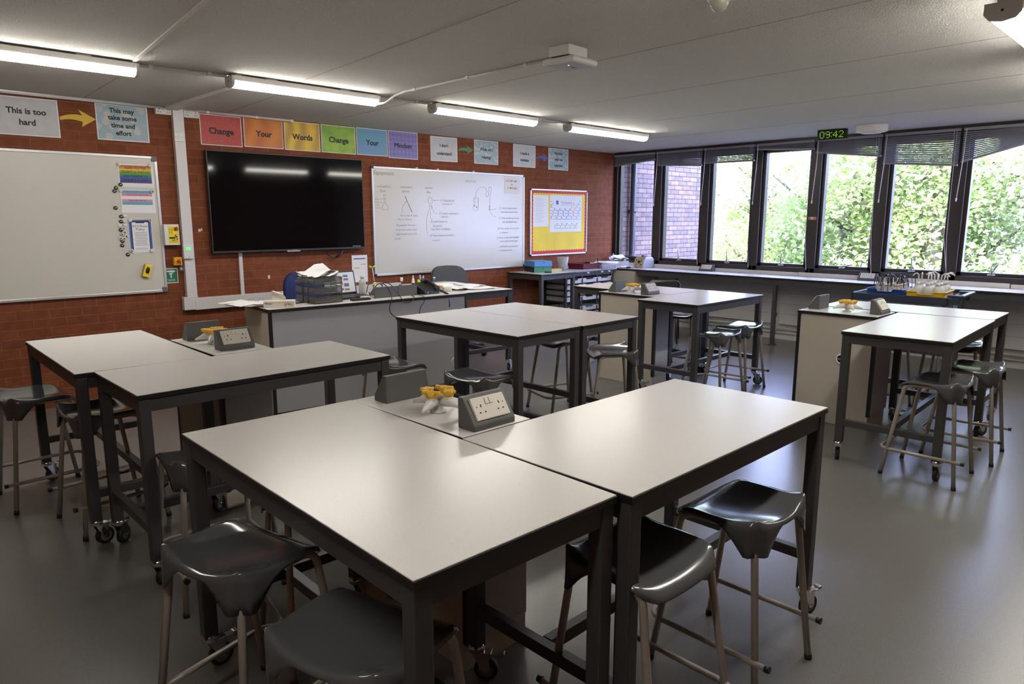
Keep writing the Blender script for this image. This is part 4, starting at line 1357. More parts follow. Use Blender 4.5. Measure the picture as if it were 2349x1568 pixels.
# television
tx0, tx1, tz0, tz1 = 2.541, 4.152, 1.203, 2.122
t = thing('television', 'big wall mounted television with black screen over the teacher desk', 'television', ((tx0 + tx1) / 2, YW, (tz0 + tz1) / 2))
hw, hh = (tx1 - tx0) / 2, (tz1 - tz0) / 2
b = MB(); b.box(-hw, hw, -.080, -.030, -hh, hh, bev=.004); b.build('case', m_tvframe, t)
b = MB(); b.box(-hw + .009, hw - .009, -.0812, -.0795, -hh + .020, hh - .009); b.build('screen', m_screen, t)
b = MB(); b.box(-.3, .3, -.032, -.001, -.25, .25); b.build('wall_bracket', m_black, t)
b = MB(); b.box(-.085, .055, -.0835, -.068, -hh - .010, -hh + .006, bev=.003); b.build('sensor_bar', m_steel, t)
b = MB(); b.box(-.03, .02, -.0822, -.0812, -hh + .008, -hh + .012)
for i in range(7):
    b.box(hw - .15 + i * .014, hw - .142 + i * .014, -.0822, -.0812, -hh + .024, -hh + .032)
b.build('printed_mark', m_steel, t)
b = MB(); b.tube([(.36, -.05, -hh + .01), (.38, -.045, -hh - .05), (.44, -.04, -hh - .088), (.50, -.04, -hh - .075), (.56, -.045, -hh - .02), (.57, -.05, -hh + .01)], .006, 8)
b.tube([(.47, -.04, -hh - .082), (.53, -.04, -hh - .05), (.56, -.045, -hh + .01)], .010, 8)
b.build('hanging_cable', m_black, t)
# wall paper left of the right board
t = notice('wall_timetable', 4.030, 4.222, .840, 1.130, 'white paper with a blue heading pinned between the desk and right whiteboard', y=YW)
patch(t, 'heading_print', .022, .168, .246, .258, M('navy_print', lin(.06, .09, .28), .6)); patch(t, 'highlight_print', .105, .170, .188, .196, M('amber_print', lin(.66, .38, .06), .6)); patch(t, 'highlight_print', .025, .095, .150, .158, M('amber_print2', lin(.66, .38, .06), .6))
# red notice board
nx0, nx1, nz0, nz1 = 6.737, 7.905, 1.022, 1.905
t = thing('notice_board', 'red bordered yellow notice board with a periodic table chart', 'notice board', ((nx0 + nx1) / 2, YW, (nz0 + nz1) / 2))
hw, hh = (nx1 - nx0) / 2, (nz1 - nz0) / 2
b = MB(); b.box(-hw + .01, hw - .01, -.018, -.001, -hh + .01, hh - .01); b.build('red_border', M('red_card', lin(.56, .02, .03), .6), t)
b = MB(); f = .020
for (a, c, d, e) in ((-hw, hw, hh - f, hh), (-hw, hw, -hh, -hh + f), (-hw, -hw + f, -hh, hh), (hw - f, hw, -hh, hh)):
    b.box(a, c, -.026, -.001, d, e, bev=.003)
b.build('frame', m_alu, t)
for sx in (-1, 1):
    for sz in (-1, 1):
        b = MB(); b.box(min(sx * hw, sx * (hw - .024)), max(sx * hw, sx * (hw - .024)), -.028, -.0005, min(sz * hh, sz * (hh - .024)), max(sz * hh, sz * (hh - .024)), bev=.005); b.build('corner_cap', m_black, t)
ix0, ix1, iz0, iz1 = 6.795 - 7.321, 7.845 - 7.321, 1.092 - 1.4635, 1.843 - 1.4635
out = []
def scallop(p, q, n):
    p, q = Vector(p), Vector(q); nn = (q - p).orthogonal().normalized()
    for i in range(n):
        out.append(tuple(p.lerp(q, (i + .02) / n))); out.append(tuple(p.lerp(q, (i + .5) / n) + Vector(((q - p).y, -(q - p).x)).normalized() * .013))
scallop((ix0, iz0), (ix1, iz0), 20); scallop((ix1, iz0), (ix1, iz1), 16); scallop((ix1, iz1), (ix0, iz1), 20); scallop((ix0, iz1), (ix0, iz0), 16)
b = MB(); b.prism(out, 'y', -.0195, -.0178); b.build('yellow_backing', M('yellow_paper', lin(.86, .63, .03), .6, blot=(3.5, .16)), t)
t = notice('typed_notice', 6.790, 7.086, 1.410, 1.822, 'white typed sheet at the left of the red notice board', y=YW - .0195)
b = MB()
for i in range(24):
    w = .12 + .09 * ((i * 37) % 10) / 10
    b.box(.045, .045 + w, -.0030, -.0024, .372 - i * .014, .3745 - i * .014)
b.build('typed_lines', M('faint_grey_print', lin(.42, .42, .44), .6), t)
t = notice('periodic_table', 7.115, 7.780, 1.335, 1.828, 'periodic table chart at the right of the notice board, headed The Elements', 'chart', y=YW - .0195)
b = MB(); b.text('The Elements', (.335, -.0032, .398), UX, UZ, h=.026, w=.23, bold=.004); b.box(.235, .43, -.0032, -.0026, .366, .369)
b.build('lettering', M('heading_grey', lin(.13, .14, .20), .6), t)
b = MB(); b.box(.125, .175, -.0032, -.0026, .372, .422); b.build('emblem', M('emblem_blue', lin(.05, .12, .42), .6), t)
cell = .0352
cols = {'violet': lin(.22, .10, .34), 'blue': lin(.06, .10, .34), 'amber': lin(.62, .34, .08), 'sky': lin(.10, .35, .55), 'green': lin(.20, .36, .10), 'pink': lin(.50, .12, .22)}
lay = []
for r in range(7):
    for c in range(18):
        if (r == 0 and 0 < c < 17) or (r in (1, 2) and 1 < c < 12):
            continue
        k = 'violet' if c == 0 else 'amber' if c == 1 else 'blue' if c < 12 else ('sky' if c > 15 else 'pink' if r > 3 else 'amber')
        lay.append((c, .425 - .039 * r, k))
for r in range(2):
    for c in range(14):
        lay.append((c + 2.3, .108 - .042 * r, 'green'))
for k, cc in cols.items():
    b = MB(); rd = random.Random(hash(k) % 7 + 3)
    for c, z, kk in lay:
        if kk == k:
            x = .012 + c * cell
            b.box(x + .001, x + cell - .001, -.0032, -.0026, z - .020, z - .015)
            if (int(c * 7) + int(z * 900)) % 3 == 0:
                b.box(x + .008, x + .024, -.0032, -.0026, z - .006, z + .010)
    b.build('element_cells', M('print_' + k, cc, .6), t)
b = MB()
for x in (.165, .335, .5):
    b.box(x, x + .0015, -.0026, -.0021, .002, .49)
b.build('fold_line', m_paper_grey, t)
b = MB(); b.box(3.085, 3.105, YW - .004, YW - .001, .938, .972); tag(b.build('adhesive_tab', m_white), 'scrap of white sticky tab on the bricks above the tissue box', 'sticker')
b = MB(); b.box(2.455, 2.475, YW - .0025, YW - .001, 1.40, 1.425); b.box(2.478, 2.490, YW - .0025, YW - .001, 1.408, 1.43); tag(b.build('plaster_chip', m_white), 'pale chipped patch on the bricks left of the television', 'chip')

# ================================================================== on the ceiling
def batten(x0, x1, y, label, mid=.115, dz=0.0):
    t = thing('strip_light', label, 'ceiling light', ((x0 + x1) / 2, y, ZC - dz), 0, 'white ceiling strip lights')
    hw = (x1 - x0) / 2; w = mid / 2
    b = MB(); b.box(-hw + .02, hw - .02, -w * .92, w * .92, -.049, -.012, bev=.004); b.box(-hw + .25, -hw + .33, -.03, .03, -.014, dz); b.box(hw - .33, hw - .25, -.03, .03, -.014, dz); b.box(-hw + .04, -hw + .08, -.03, .03, -.014, dz); b.build('housing', m_lampbody, t)
    b = MB()
    prof = [(-w * .94, -.048), (-w * .94, -.060), (-w * .66, -.078), (-w * .25, -.086), (w * .25, -.086), (w * .66, -.078), (w * .94, -.060), (w * .94, -.048)]
    b.prism(prof, 'x', -hw + .018, hw - .018); b.build('diffuser', m_lamp, t)
    for s in (-1, 1):
        b = MB(); pr = [(-w, -.014), (-w, -.058), (-w * .7, -.082), (0, -.091), (w * .7, -.082), (w, -.058), (w, -.014)]
        b.prism(pr, 'x', min(s * hw, s * (hw - .02)), max(s * hw, s * (hw - .02)), bev=.002); c = b.build('end_cap', m_endcap if s < 0 else m_lampbody, t)
        b = MB(); b.cyl((s * hw - s * .001, 0, -.048), (s * (hw + .0012), 0, -.048), .005, 10); b.build('cap_screw', m_hole, c)
YL = 4.83
batten(.28, 1.515, YL + .02, 'lit strip light at the left edge above the grey poster')
batten(2.055, 3.21, YL - .04, 'lit strip light second from the left, over the television posters')
batten(3.73, 4.955, YL - .06, 'lit strip light third from the left, over the right whiteboard')
batten(5.46, 6.785, YL - .02, 'lit strip light fourth from the left, nearest the windows')
batten(3.62, 4.86, .80, 'big lit strip light in the top right corner, end cap towards us', mid=.135, dz=.042)
for i, (x0, x1) in enumerate(((-.75, .45), (5.40, 6.60), (7.0, 8.2))):
    batten(x0, x1, .80, ['strip light out of view behind the camera', 'strip light out of view beyond the right edge', 'strip light out of view close to the windows'][i], dz=.042)
batten(1.72, 2.92, .80, 'strip light out of view above the nearest tables', dz=.042)
# conduits between the lights
def conduit(pts, label, r=.009, cat='conduit', clips=()):
    t = thing('cable_conduit', label, cat, pts[0])
    o = Vector(pts[0])
    b = MB(); b.tube([Vector(p) - o for p in pts], r, 8); b.build('tube', m_trunk, t)
    if clips:
        b = MB()
        for c in clips:
            c = Vector(c) - o; b.box(c.x - .014, c.x + .014, c.y - .014, c.y + .014, c.z - .012, c.z + .010, bev=.002)
        b.build('clip', m_white, t)
zc = ZC - .010
conduit([(1.515, 4.88, zc), (2.06, 4.83, zc)], 'white conduit joining the first and second strip lights', .011, clips=((1.6, 4.872, zc), (1.95, 4.84, zc)))
conduit([(3.21, 4.82, zc), (3.735, 4.80, zc)], 'white conduit joining the second and third strip lights', .009, clips=((3.6, 4.805, zc),))
conduit([(4.955, 4.79, zc), (5.465, 4.82, zc)], 'white conduit joining the third and fourth strip lights', .009, clips=((5.05, 4.796, zc), (5.3, 4.81, zc)))
conduit([(3.16, 4.72, ZC - .085), (3.20, 4.66, ZC - .078), (3.235, 4.58, ZC - .03), (3.255, 4.50, zc), (3.245, 3.6, zc), (3.235, 2.86, zc)], 'white conduit from the second strip light to the wireless access point', .010, clips=((3.253, 4.35, zc), (3.245, 3.75, zc), (3.24, 3.2, zc)))
b = MB(); b.box(2.24, 2.335, 4.88, 6.53, ZC - .028, ZC, bev=.002, mat=None); o = b.build('ceiling_trunking', m_trunk); tag(o, 'white ceiling trunking from the wall to the second strip light', 'trunking')
conduit([(-.5, 6.545, ZC - .012), (2.29, 6.545, ZC - .012)], 'white conduit along the wall top at the far left', .013)
conduit([(2.39, 6.545, ZC - .012), (3.34, 6.545, ZC - .012), (3.42, 6.545, ZC - .010)], 'white conduit along the wall top over the red and orange posters', .011, clips=((2.6, 6.545, ZC - .012), (3.05, 6.545, ZC - .012), (3.40, 6.545, ZC - .012)))
# wireless access point
t = thing('wireless_access_point', 'white wireless access point hanging off its ceiling box', 'access point', (3.13, 2.74, ZC), D(3))
b = MB(); b.box(-.085, .085, -.055, .085, -.055, 0, bev=.003); b.build('mounting_box', m_white, t)
b = MB(); b.box(-.075, .075, -.05, .07, -.066, -.055); b.build('bracket', m_black, t)
b = MB(); vs = b.box(-.115, .115, -.115, .115, -.102, -.066, bev=.018, seg=3); b.build('case', m_white, t)
b = MB(); b.box(-.092, .092, -.092, .092, -.1036, -.1015, bev=.001); b.build('cover', M('pale_blue_cover', lin(.46, .48, .54), .4), t)
b = MB(); b.cyl((-.04, -.02, -.1034), (-.04, -.02, -.105), .0035, 10); b.build('status_light', M('blue_led', lin(.1, .2, .9), .4, emit=(.25, .4, 1.0, 6)), t)
b = MB(); b.box(.005, .045, -.012, .006, -.1042, -.1034); b.build('printed_mark', M('faded_red_print', lin(.22, .10, .11), .6), t)
# sensors
t = thing('motion_sensor', 'half dome motion sensor cut off by the top edge of the picture', 'sensor', (2.90, 1.69, ZC))
b = MB(); b.lathe([(0, 0), (.052, 0), (.052, -.012), (.044, -.020), (0, -.020)], seg=28); b.build('base_ring', m_white, t)
b = MB(); b.lathe([(.040, -.018), (.040, -.030), (.030, -.050), (.015, -.060), (0, -.063)], seg=28); b.build('lens_dome', M('frosted_dome', lin(.40, .40, .33), .25), t)
t = thing('ceiling_disc', 'round white ceiling sensor housing beside the digital clock', 'sensor', (7.86, 2.765, ZC))
b = MB(); b.lathe([(0, 0), (.148, 0), (.150, -.005), (.150, -.060), (.142, -.068), (.10, -.070), (.098, -.078), (0, -.078)], seg=40); b.build('housing', m_white, t)
b = MB(); b.lathe([(0, -.0775), (.092, -.0775), (.090, -.082), (0, -.082)], seg=36); b.build('lower_ring', m_sockwhite, t)
t = thing('digital_clock', 'black digital clock showing 09:42 in green at the ceiling', 'clock', (7.90, 3.185, ZC - .055), D(-86))
b = MB(); b.box(-.150, .150, -.0, .055, -.052, .052, bev=.004); b.build('case', m_black, t)
b = MB(); b.box(-.142, .142, -.0018, .0, -.046, .046); b.build('display_window', M('clock_glass', lin(.008, .012, .006), .15), t)
b = MB(); b.box(-.06, .06, .0, .03, .052, .0555); b.build('ceiling_bracket', m_black, t)
DIG = {'0': ['.###.', '#...#', '#...#', '#...#', '#...#', '#...#', '.###.'], '9': ['.###.', '#...#', '#...#', '.####', '....#', '....#', '.###.'], '4': ['...#.', '..##.', '.#.#.', '#..#.', '#####', '...#.', '...#.'],
       '2': ['.###.', '#...#', '....#', '...#.', '..#..', '.#...', '#####'], ':': ['.', '#', '.', '.', '.', '#', '.']}
b = MB(); x = -.118
for chd in '09:42':
    rows_ = DIG[chd]
    for r, row in enumerate(rows_):
        for c, v in enumerate(row):
            if v == '#':
                cx = x + c * .0098; cz = .030 - r * .0100
                b.box(cx - .0036, cx + .0036, -.0030, -.0016, cz - .0036, cz + .0036)
    x += (len(rows_[0]) + 1.0) * .0098
b.build('digits', M('green_led', lin(.3, .6, .02), .5, emit=(.34, .62, .03, .55)), t)

# ================================================================== on and around the teacher desk
ZD = ZT + .0005
def sheet(bm, cx, cy, z, a, w=.21, l=.297, wob=.006, seed=0, curl=0.0):
    rd = random.Random(seed); n, m = 5, 6
    ph = rd.random() * 6
    g = []
    for j in range(m + 1):
        r = []
        for i in range(n + 1):
            x, y = (i / n - .5) * w, (j / m - .5) * l
            zz = z + wob * (.5 + .5 * math.sin(ph + i * 1.3 + j * .9)) + curl * max(0, (j / m - .6)) ** 2
            r.append(bm.bm.verts.new((cx + x * math.cos(a) - y * math.sin(a), cy + x * math.sin(a) + y * math.cos(a), zz)))
        g.append(r)
    for j in range(m):
        for i in range(n):
            f = bm.bm.faces.new((g[j][i], g[j][i + 1], g[j + 1][i + 1], g[j + 1][i])); f.smooth = True
# papers over the left end of the desk
def paper_thing(label, x, y, z, a, seed, w=.21, l=.297, wob=.005, curl=0, mat=None, cat='paper', group=None, n=1, name='loose_paper'):
    b = MB()
    for i in range(n):
        sheet(b, x + .01 * i * (-1) ** i, y + .008 * i, z + .0025 * i, a + .05 * i * (-1) ** i, w, l, wob, seed + i, curl)
    return tag(b.build(name, mat or m_paper), label, cat, group)
G1 = 'papers on the left end of the teacher desk'
paper_thing('stack of white papers hanging over the left corner of the teacher desk', 2.335, 5.40, ZD + .012, .35, 3, n=5, group=G1, curl=.05, name='paper_stack')
paper_thing('white sheet at the back left of the teacher desk, before the trunking', 2.56, 5.50, ZD + .004, 1.25, 9, n=2, group=G1)
t = thing('wire_glasses', 'pair of clear framed glasses lying on the papers at the desk left end', 'glasses', (2.50, 5.47, ZD + .022))
b = MB()
for s in (-1, 1):
    b.tube([(s * .035 + .024 * math.cos(a), .006, .02 + .018 * math.sin(a)) for a in [i * PI / 8 for i in range(16)]], .0018, 6, closed=True)
    b.tube([(s * .06, .006, .025), (s * .066, .06, .02), (s * .07, .12, .004)], .0016, 6)
b.tube([(-.011, .006, .024), (0, .004, .028), (.011, .006, .024)], .0016, 6)
b.build('frame', M('clear_acetate', lin(.45, .43, .40), .3, alpha=.8), t)
t = thing('tissue_box', 'white tissue box with a pulled tissue at the front left of the desk', 'tissue box', (2.515, 5.185, ZD), D(-33))
b = MB(); b.box(-.115, .115, -.055, .055, 0, .052, bev=.003); b.build('carton', M('carton_cream', lin(.62, .58, .50), .5), t)
b = MB(); b.text('Whisper', (-.075, -.0558, .033), UX, UZ, h=.013, w=.056, bold=.015); b.build('lettering', M('navy_ink', lin(.02, .025, .07), .5), t)
b = MB(); rd = random.Random(4)
for i in range(26):
    x, z = .065 + rd.gauss(0, .019), .027 + rd.gauss(0, .007); r = .0022 + rd.random() * .003
    b.cyl((x, -.0556, z), (x, -.0550, z), r, 8)
b.build('flower_print', M('rust_print', lin(.48, .22, .15), .6), t)
b = MB()
prof = [(-.055, .052), (-.056, .095), (-.052, .130), (-.03, .118), (.0, .112), (.03, .100), (.052, .075), (.05, .052)]
fr = [b.bm.verts.new((x, -.02 + .012 * math.sin(i * 1.9), z)) for i, (x, z) in enumerate(prof)]
bk = [b.bm.verts.new((x * .8, .022 + .010 * math.sin(i * 2.3), z * .95 + .004)) for i, (x, z) in enumerate(prof)]
for i in range(len(prof) - 1):
    f = b.bm.faces.new((fr[i], fr[i + 1], bk[i + 1], bk[i])); f.smooth = True
b.bm.faces.new(fr); b.bm.faces.new(bk[::-1])
b.build('tissue', M('tissue_white', lin(.70, .66, .58), .8), t)
b = MB(); b.prism([(.03, .060), (.065, .098), (.055, .112), (.01, .112), (-.005, .095)], 'x', -.0, .0012); b.xf(Matrix.Translation((.02, .028, 0)) @ Matrix.Rotation(PI / 2, 4, 'Z')); b.build('flap', M('flap_tan', lin(.50, .36, .18), .6), t)
# three tier letter tray
t = thing('letter_tray', 'three tier wire mesh letter tray heaped with papers on the teacher desk', 'letter tray', (2.915, 5.29, ZD), D(-2))
m_mesh = M('wire_mesh', lin(.17, .17, .17), .45, metal=.2, alpha=.38)
m_wire = M('dark_wire', lin(.06, .06, .062), .4, metal=.5)
for k in range(3):
    z = .006 + k * .074
    b = MB()
    b.box(-.122, .122, -.165, -.163, z, z + .055); b.box(-.124, -.122, -.165, .165, z, z + .055); b.box(.122, .124, -.165, .165, z, z + .055); b.box(-.124, .124, -.165, .165, z, z + .0015)
    sh = b.build('mesh_shelf', m_mesh, t)
    b = MB()
    for zz in (z, z + .056):
        b.tube([(-.124, -.166, zz), (.124, -.166, zz), (.124, .166, zz), (-.124, .166, zz)], .0025, 6, closed=True)
    for q in ((-.124, -.166), (.124, -.166)):
        b.cyl((q[0], q[1], z), (q[0], q[1], z + .056), .0025, 6)
    b.build('wire_rim', m_wire, sh)
b = MB()
for sx in (-.128, .128):
    for y in (-.06, .03):
        b.cyl((sx, y, 0), (sx, y, .225), .003, 6)
    b.tube([(sx, -.06, .225), (sx, .03, .225)], .003, 6)
b.build('riser', m_wire, t)
GP = 'papers in the wire letter tray'
b = MB()
for i in range(16):
    sheet(b, 2.92 + random.uniform(-.012, .015), 5.31 + random.uniform(-.02, .02), ZD + .160 + i * .0036, D(-2) + random.uniform(-.07, .07), .215, .30, .005 + .001 * i, 20 + i, .10 if i > 10 else .0)
b.xf(Matrix.Translation((2.8, 5.2, 0)) @ Matrix.Shear('XY', 4, (0, 0)) @ Matrix.Translation((-2.8, -5.2, 0)))
for v in b.bm.verts:
    v.co.z += max(0, (v.co.x - 2.84)) * .22 * max(0, (v.co.z - ZD - .16)) / .06
tag(b.build('paper_stack', m_paper), 'tall fanned heap of white papers on the top of the letter tray', 'paper', GP)
b = MB()
for i in range(7):
    sheet(b, 2.915 + random.uniform(-.008, .008), 5.29, ZD + .084 + i * .004, D(-2) + random.uniform(-.05, .05), .20, .29, .003, 60 + i)
tag(b.build('paper_stack', m_paper_grey), 'papers in the middle tier of the letter tray', 'paper', GP)
b = MB(); b.box(-.11, .10, -.14, .14, .010, .032, bev=.002, mat=Matrix.Translation((2.915, 5.29, ZD)))
tag(b.build('folder', M('maroon_folder', lin(.13, .045, .06), .5)), 'maroon folder in the bottom tier of the letter tray', 'folder', GP)
# laptop
t = thing('laptop', 'open laptop with a windowed screen behind the letter tray', 'laptop', (3.245, 5.46, ZD), D(4))
b = MB(); b.box(-.165, .165, -.20, .025, 0, .018, bev=.003); b.build('keyboard_base', m_black, t)
b = MB(); b.box(-.15, .15, -.12, -.01, .018, .020); b.build('keys', M('key_grey', lin(.03, .03, .033), .5), t)
R = Matrix.Translation((0, .028, .016)) @ Matrix.Rotation(D(-12), 4, 'X')
b = MB(); b.box(-.17, .17, 0, .010, 0, .212, bev=.003); b.xf(R); b.build('lid', m_black, t)
b = MB(); b.box(-.157, .157, -.0012, .0, .020, .198); b.xf(R); b.build('screen', M('lit_screen', lin(.3, .3, .32), .3, emit=(.27, .28, .30, 1.0)), t)
b = MB(); b2 = MB(); b3 = MB()
for i, (x, z, w, h) in enumerate(((.02, .15, .03, .03), (.07, .165, .05, .02), (.07, .135, .05, .02), (.02, .10, .03, .035), (.07, .085, .05, .03), (.02, .05, .03, .02), (.07, .045, .05, .018), (-.06, .13, .06, .05), (-.06, .06, .06, .03))):
    (b, b2, b3)[i % 3].box(x - w / 2, x + w / 2, -.0022, -.0013, z - h / 2, z + h / 2)
for q, c in ((b, lin(.35, .22, .08)), (b2, lin(.10, .13, .35)), (b3, lin(.25, .16, .16))):
    q.xf(R); q.build('window_tile', M('screen_tile', c, .4), t)
# bottle, cups, small things
m_clear = M('cloudy_plastic', lin(.55, .55, .54), .15, alpha=.75)
t = thing('sanitiser_bottle', 'clear bottle with white cap standing right of the laptop', 'bottle', (3.432, 5.44, ZD))
b = MB(); b.lathe([(0, 0), (.030, 0), (.032, .004), (.032, .115), (.026, .135), (.014, .148), (.013, .155), (0, .155)], seg=24); b.build('body', m_clear, t)
b = MB(); b.lathe([(0, .153), (.016, .153), (.016, .180), (.014, .183), (0, .183)], seg=18); b.build('cap', m_white, t)
b = MB(); b.lathe([(.0326, .03), (.0326, .10)], seg=24); b.build('label', M('pale_label', lin(.52, .50, .48), .5), t)
t = thing('pencil_pot', 'white pot between bottle and socket box holding a sprout pen', 'pot', (3.50, 5.33, ZD))
b = MB(); b.lathe([(0, 0), (.032, 0), (.036, .075), (.033, .075), (.030, .004), (0, .004)], seg=24); b.build('body', m_white, t)
b = MB(); b.lathe([(.0345, .012), (.0352, .024)], seg=24); b.build('blue_band', m_tb, t)
t = thing('sprout_pen', 'white pen with green sprout leaves in the white pot', 'pen', (3.505, 5.34, ZD + .006))
b = MB(); b.tube([(0, 0, 0), (-.012, .006, .16), (-.022, .010, .245)], .0035, 8); b.build('stem', m_white, t)
m_lime = M('lime_green', lin(.35, .60, .02), .4)
b = MB(); b.cyl((-.002, 0, .055), (-.006, .002, .115), .011, 12); b.build('grip', M('highlighter_yellow', lin(.72, .75, .02), .35), t)
for s in (-1, 1):
    b = MB(); b.tube([(-.022, .010, .240), (-.022 + s * .012, .010, .252), (-.022 + s * .030, .010, .256), (-.022 + s * .034, .010, .254)], .006, 8, radii=[.003, .009, .010, .003]); b.build('leaf', m_lime, t)
b = MB(); b.tube([(3.492, 5.315, ZD + .01), (3.455, 5.31, ZD + .115)], .0055, 8); tag(b.build('blue_pen', M('blue_pen', lin(.03, .06, .36), .35)), 'blue pen leaning in the white pot', 'pen')
b = MB(); b.box(-.085, .085, -.028, .028, 0, .018, bev=.004); b.xf(Matrix.Translation((3.215, 5.135, ZD)) @ Matrix.Rotation(D(-3), 4, 'Z')); tag(b.build('remote_control', m_black), 'flat black remote at the desk front edge left of the socket box', 'remote')
b = MB(); b.box(-.06, .06, -.03, .03, 0, .022, bev=.004); b.cyl((.045, -.031, .014), (.045, -.029, .014), .010, 12); b.xf(Matrix.Translation((3.33, 5.20, ZD))); tag(b.build('power_adapter', m_white), 'small white adapter box behind the black remote', 'adapter')
b = MB(); b.box(-.05, .05, -.012, .012, 0, .008, bev=.003); b.xf(Matrix.Translation((2.735, 5.30, ZD)) @ Matrix.Rotation(.2, 4, 'Z')); tag(b.build('marker_pen', m_black), 'black marker between the tissue box and letter tray', 'pen')
b = MB(); b.cyl((2.46, 5.33, ZD + .008), (2.56, 5.34, ZD + .008), .007, 10); tag(b.build('marker_pen', M('teal_pen', lin(.02, .16, .22), .4)), 'teal pen behind the tissue box', 'pen')
b = MB(); b.box(-.12, .12, -.05, .05, 0, .010, bev=.003); b.xf(Matrix.Translation((2.60, 5.36, ZD + .002)) @ Matrix.Rotation(.1, 4, 'Z')); tag(b.build('notebook', M('dark_cover', lin(.05, .045, .045), .5)), 'dark notebook behind the tissue box', 'book')
# the double socket box on the desk, with its back to us
wedge_socket('long dark double socket box with its back to us on the desk front edge', 3.592, 5.145, 1, z=ZT, length=.44, h=.096, depth=.10, rot=D(-2))
b = MB(); b.box(3.605, 3.607, 5.136, 5.1395, ZT + .004, ZT + .09); o = b.build('join_line', m_black)
o.parent = [q for q in bpy.data.objects if q.name.startswith('socket_box') and 'long dark' in q.get('label', '')][0]
o.matrix_parent_inverse = Matrix.Translation((-3.592, -5.145, -ZT))
# cables over the front
def cable(pts, label, r=.004, mat=None, smooth=8, name='power_cable'):
    P = [Vector(p) for p in pts]; out = []
    for i in range(len(P) - 1):
        p0 = P[max(0, i - 1)]; p1 = P[i]; p2 = P[i + 1]; p3 = P[min(len(P) - 1, i + 2)]
        for k in range(smooth):
            t_ = k / smooth
            out.append(.5 * ((2 * p1) + (-p0 + p2) * t_ + (2 * p0 - 5 * p1 + 4 * p2 - p3) * t_ ** 2 + (-p0 + 3 * p1 - 3 * p2 + p3) * t_ ** 3))
    out.append(P[-1])
    b = MB(); b.tube(out, r, 8)
    return tag(b.build(name, mat or m_black), label, 'cable')
cable([(3.42, 5.25, .90), (3.44, 5.20, .955), (3.47, 5.145, .952), (3.462, 5.06, .90), (3.43, 4.985, .845), (3.405, 4.984, .77), (3.42, 4.984, .715), (3.50, 4.979, .655), (3.58, 4.97, .60)], 'black cable from the desk socket box hanging down the desk front')
cable([(3.52, 5.26, .91), (3.50, 5.22, .955), (3.52, 5.145, .955), (3.54, 5.07, .89), (3.545, 4.985, .825), (3.585, 4.975, .800), (3.635, 4.972, .812), (3.665, 4.985, .845), (3.70, 5.06, .842), (3.72, 5.10, .842)], 'black cable looping over the desk edge and back')
cable([(3.80, 5.20, .85), (3.775, 5.08, .845), (3.762, 4.975, .838), (3.757, 4.968, .79), (3.715, 4.968, .74), (3.705, 4.968, .66), (3.70, 4.968, .58)], 'thin black cable hanging from the telephone down the desk front', .003)
cable([(3.40, 5.26, .87), (3.345, 5.20, .89), (3.33, 5.16, .862), (3.345, 5.12, .848)], 'short black cable curling at the left end of the socket box', .003)
cable([(3.40, 5.27, .90), (3.42, 5.24, .955), (3.50, 5.22, .955), (3.56, 5.24, .93)], 'white cable lying over the socket box', .005, m_white)
cable([(3.37, 5.28, .88), (3.40, 5.28, .96), (3.46, 5.26, .968), (3.52, 5.25, .93)], 'brown cable arching behind the socket box', .004, M('brown_cable', lin(.10, .03, .025), .5))
# telephone
t = thing('telephone', 'black desk telephone with handset and coiled cord at the desk edge', 'telephone', (3.945, 5.185, ZD), D(8))
b = MB(); b.prism([(-.085, 0), (.085, 0), (.085, .095), (.075, .10), (-.085, .030)], 'x', -.10, .095, bev=.004); b.build('body', m_black, t)
b = MB(); b.tube([(.062, .085, .112), (.065, .02, .100), (.068, -.055, .070), (.070, -.085, .048)], .02, 12, radii=[.022, .016, .016, .022]); b.cyl((.05, .085, .125), (.06, .082, .085), .026, 16); b.cyl((.06, -.088, .065), (.066, -.085, .030), .026, 16); b.build('handset', m_black, t)
b = MB(); b.cyl((-.06, -.086, .016), (-.06, -.089, .016), .006, 10); b.build('socket_stud', m_steel, t)
b = MB(); pts = []
for i in range(120):
    f = i / 119; c = Vector((.085, -.10, .03)).lerp(Vector((.075, -.215, .0)), min(1, f * 2.2)) if f < .45 else Vector((.075, -.215, .0)).lerp(Vector((.080, -.222, -.115)), (f - .45) / .55)
    pts.append(c + Vector((math.cos(i * 1.2) * .008, 0, math.sin(i * 1.2) * .008 if f < .45 else 0)) + Vector((0, math.sin(i * 1.2) * .006 if f >= .45 else 0, 0)))
b.tube(pts, .0035, 6); b.build('coiled_cord', m_black, t)
# glassware and pots at the right end of the desk
m_glassw = thin_glass('clear_glassware', (.90, .92, .91), .16, .05)
def flask(x, y, label):
    t = thing('volumetric_flask', label, 'flask', (x, y, ZD))
    b = MB(); b.lathe([(0, 0), (.022, 0), (.030, .008), (.030, .020), (.020, .042), (.008, .058), (.0065, .062), (.0065, .13), (.008, .132)], seg=22); b.build('body', m_glassw, t)
    b = MB(); b.lathe([(0, .128), (.0085, .128), (.012, .132), (.012, .142), (.010, .145), (0, .145)], seg=16); b.build('stopper', m_white, t)
    b = MB(); b.lathe([(0, .0015), (.020, .0015), (.028, .009), (.028, .018), (0, .018)], seg=20); b.build('liquid', M('pale_liquid', lin(.62, .60, .52), .2, alpha=.6), t)
flask(4.045, 5.185, 'slim glass volumetric flask with white stopper at the desk right end')
t = thing('amber_lidded_jar', 'clear jar with amber lid beside the volumetric flask', 'jar', (4.125, 5.20, ZD))
b = MB(); b.lathe([(0, 0), (.020, 0), (.022, .003), (.022, .045), (0, .045)], seg=20); b.build('body', m_clear, t)
b = MB(); b.lathe([(0, .044), (.025, .044), (.027, .050), (.027, .062), (0, .062)], seg=20); b.build('lid', M('amber_lid', lin(.62, .36, .05), .4), t)
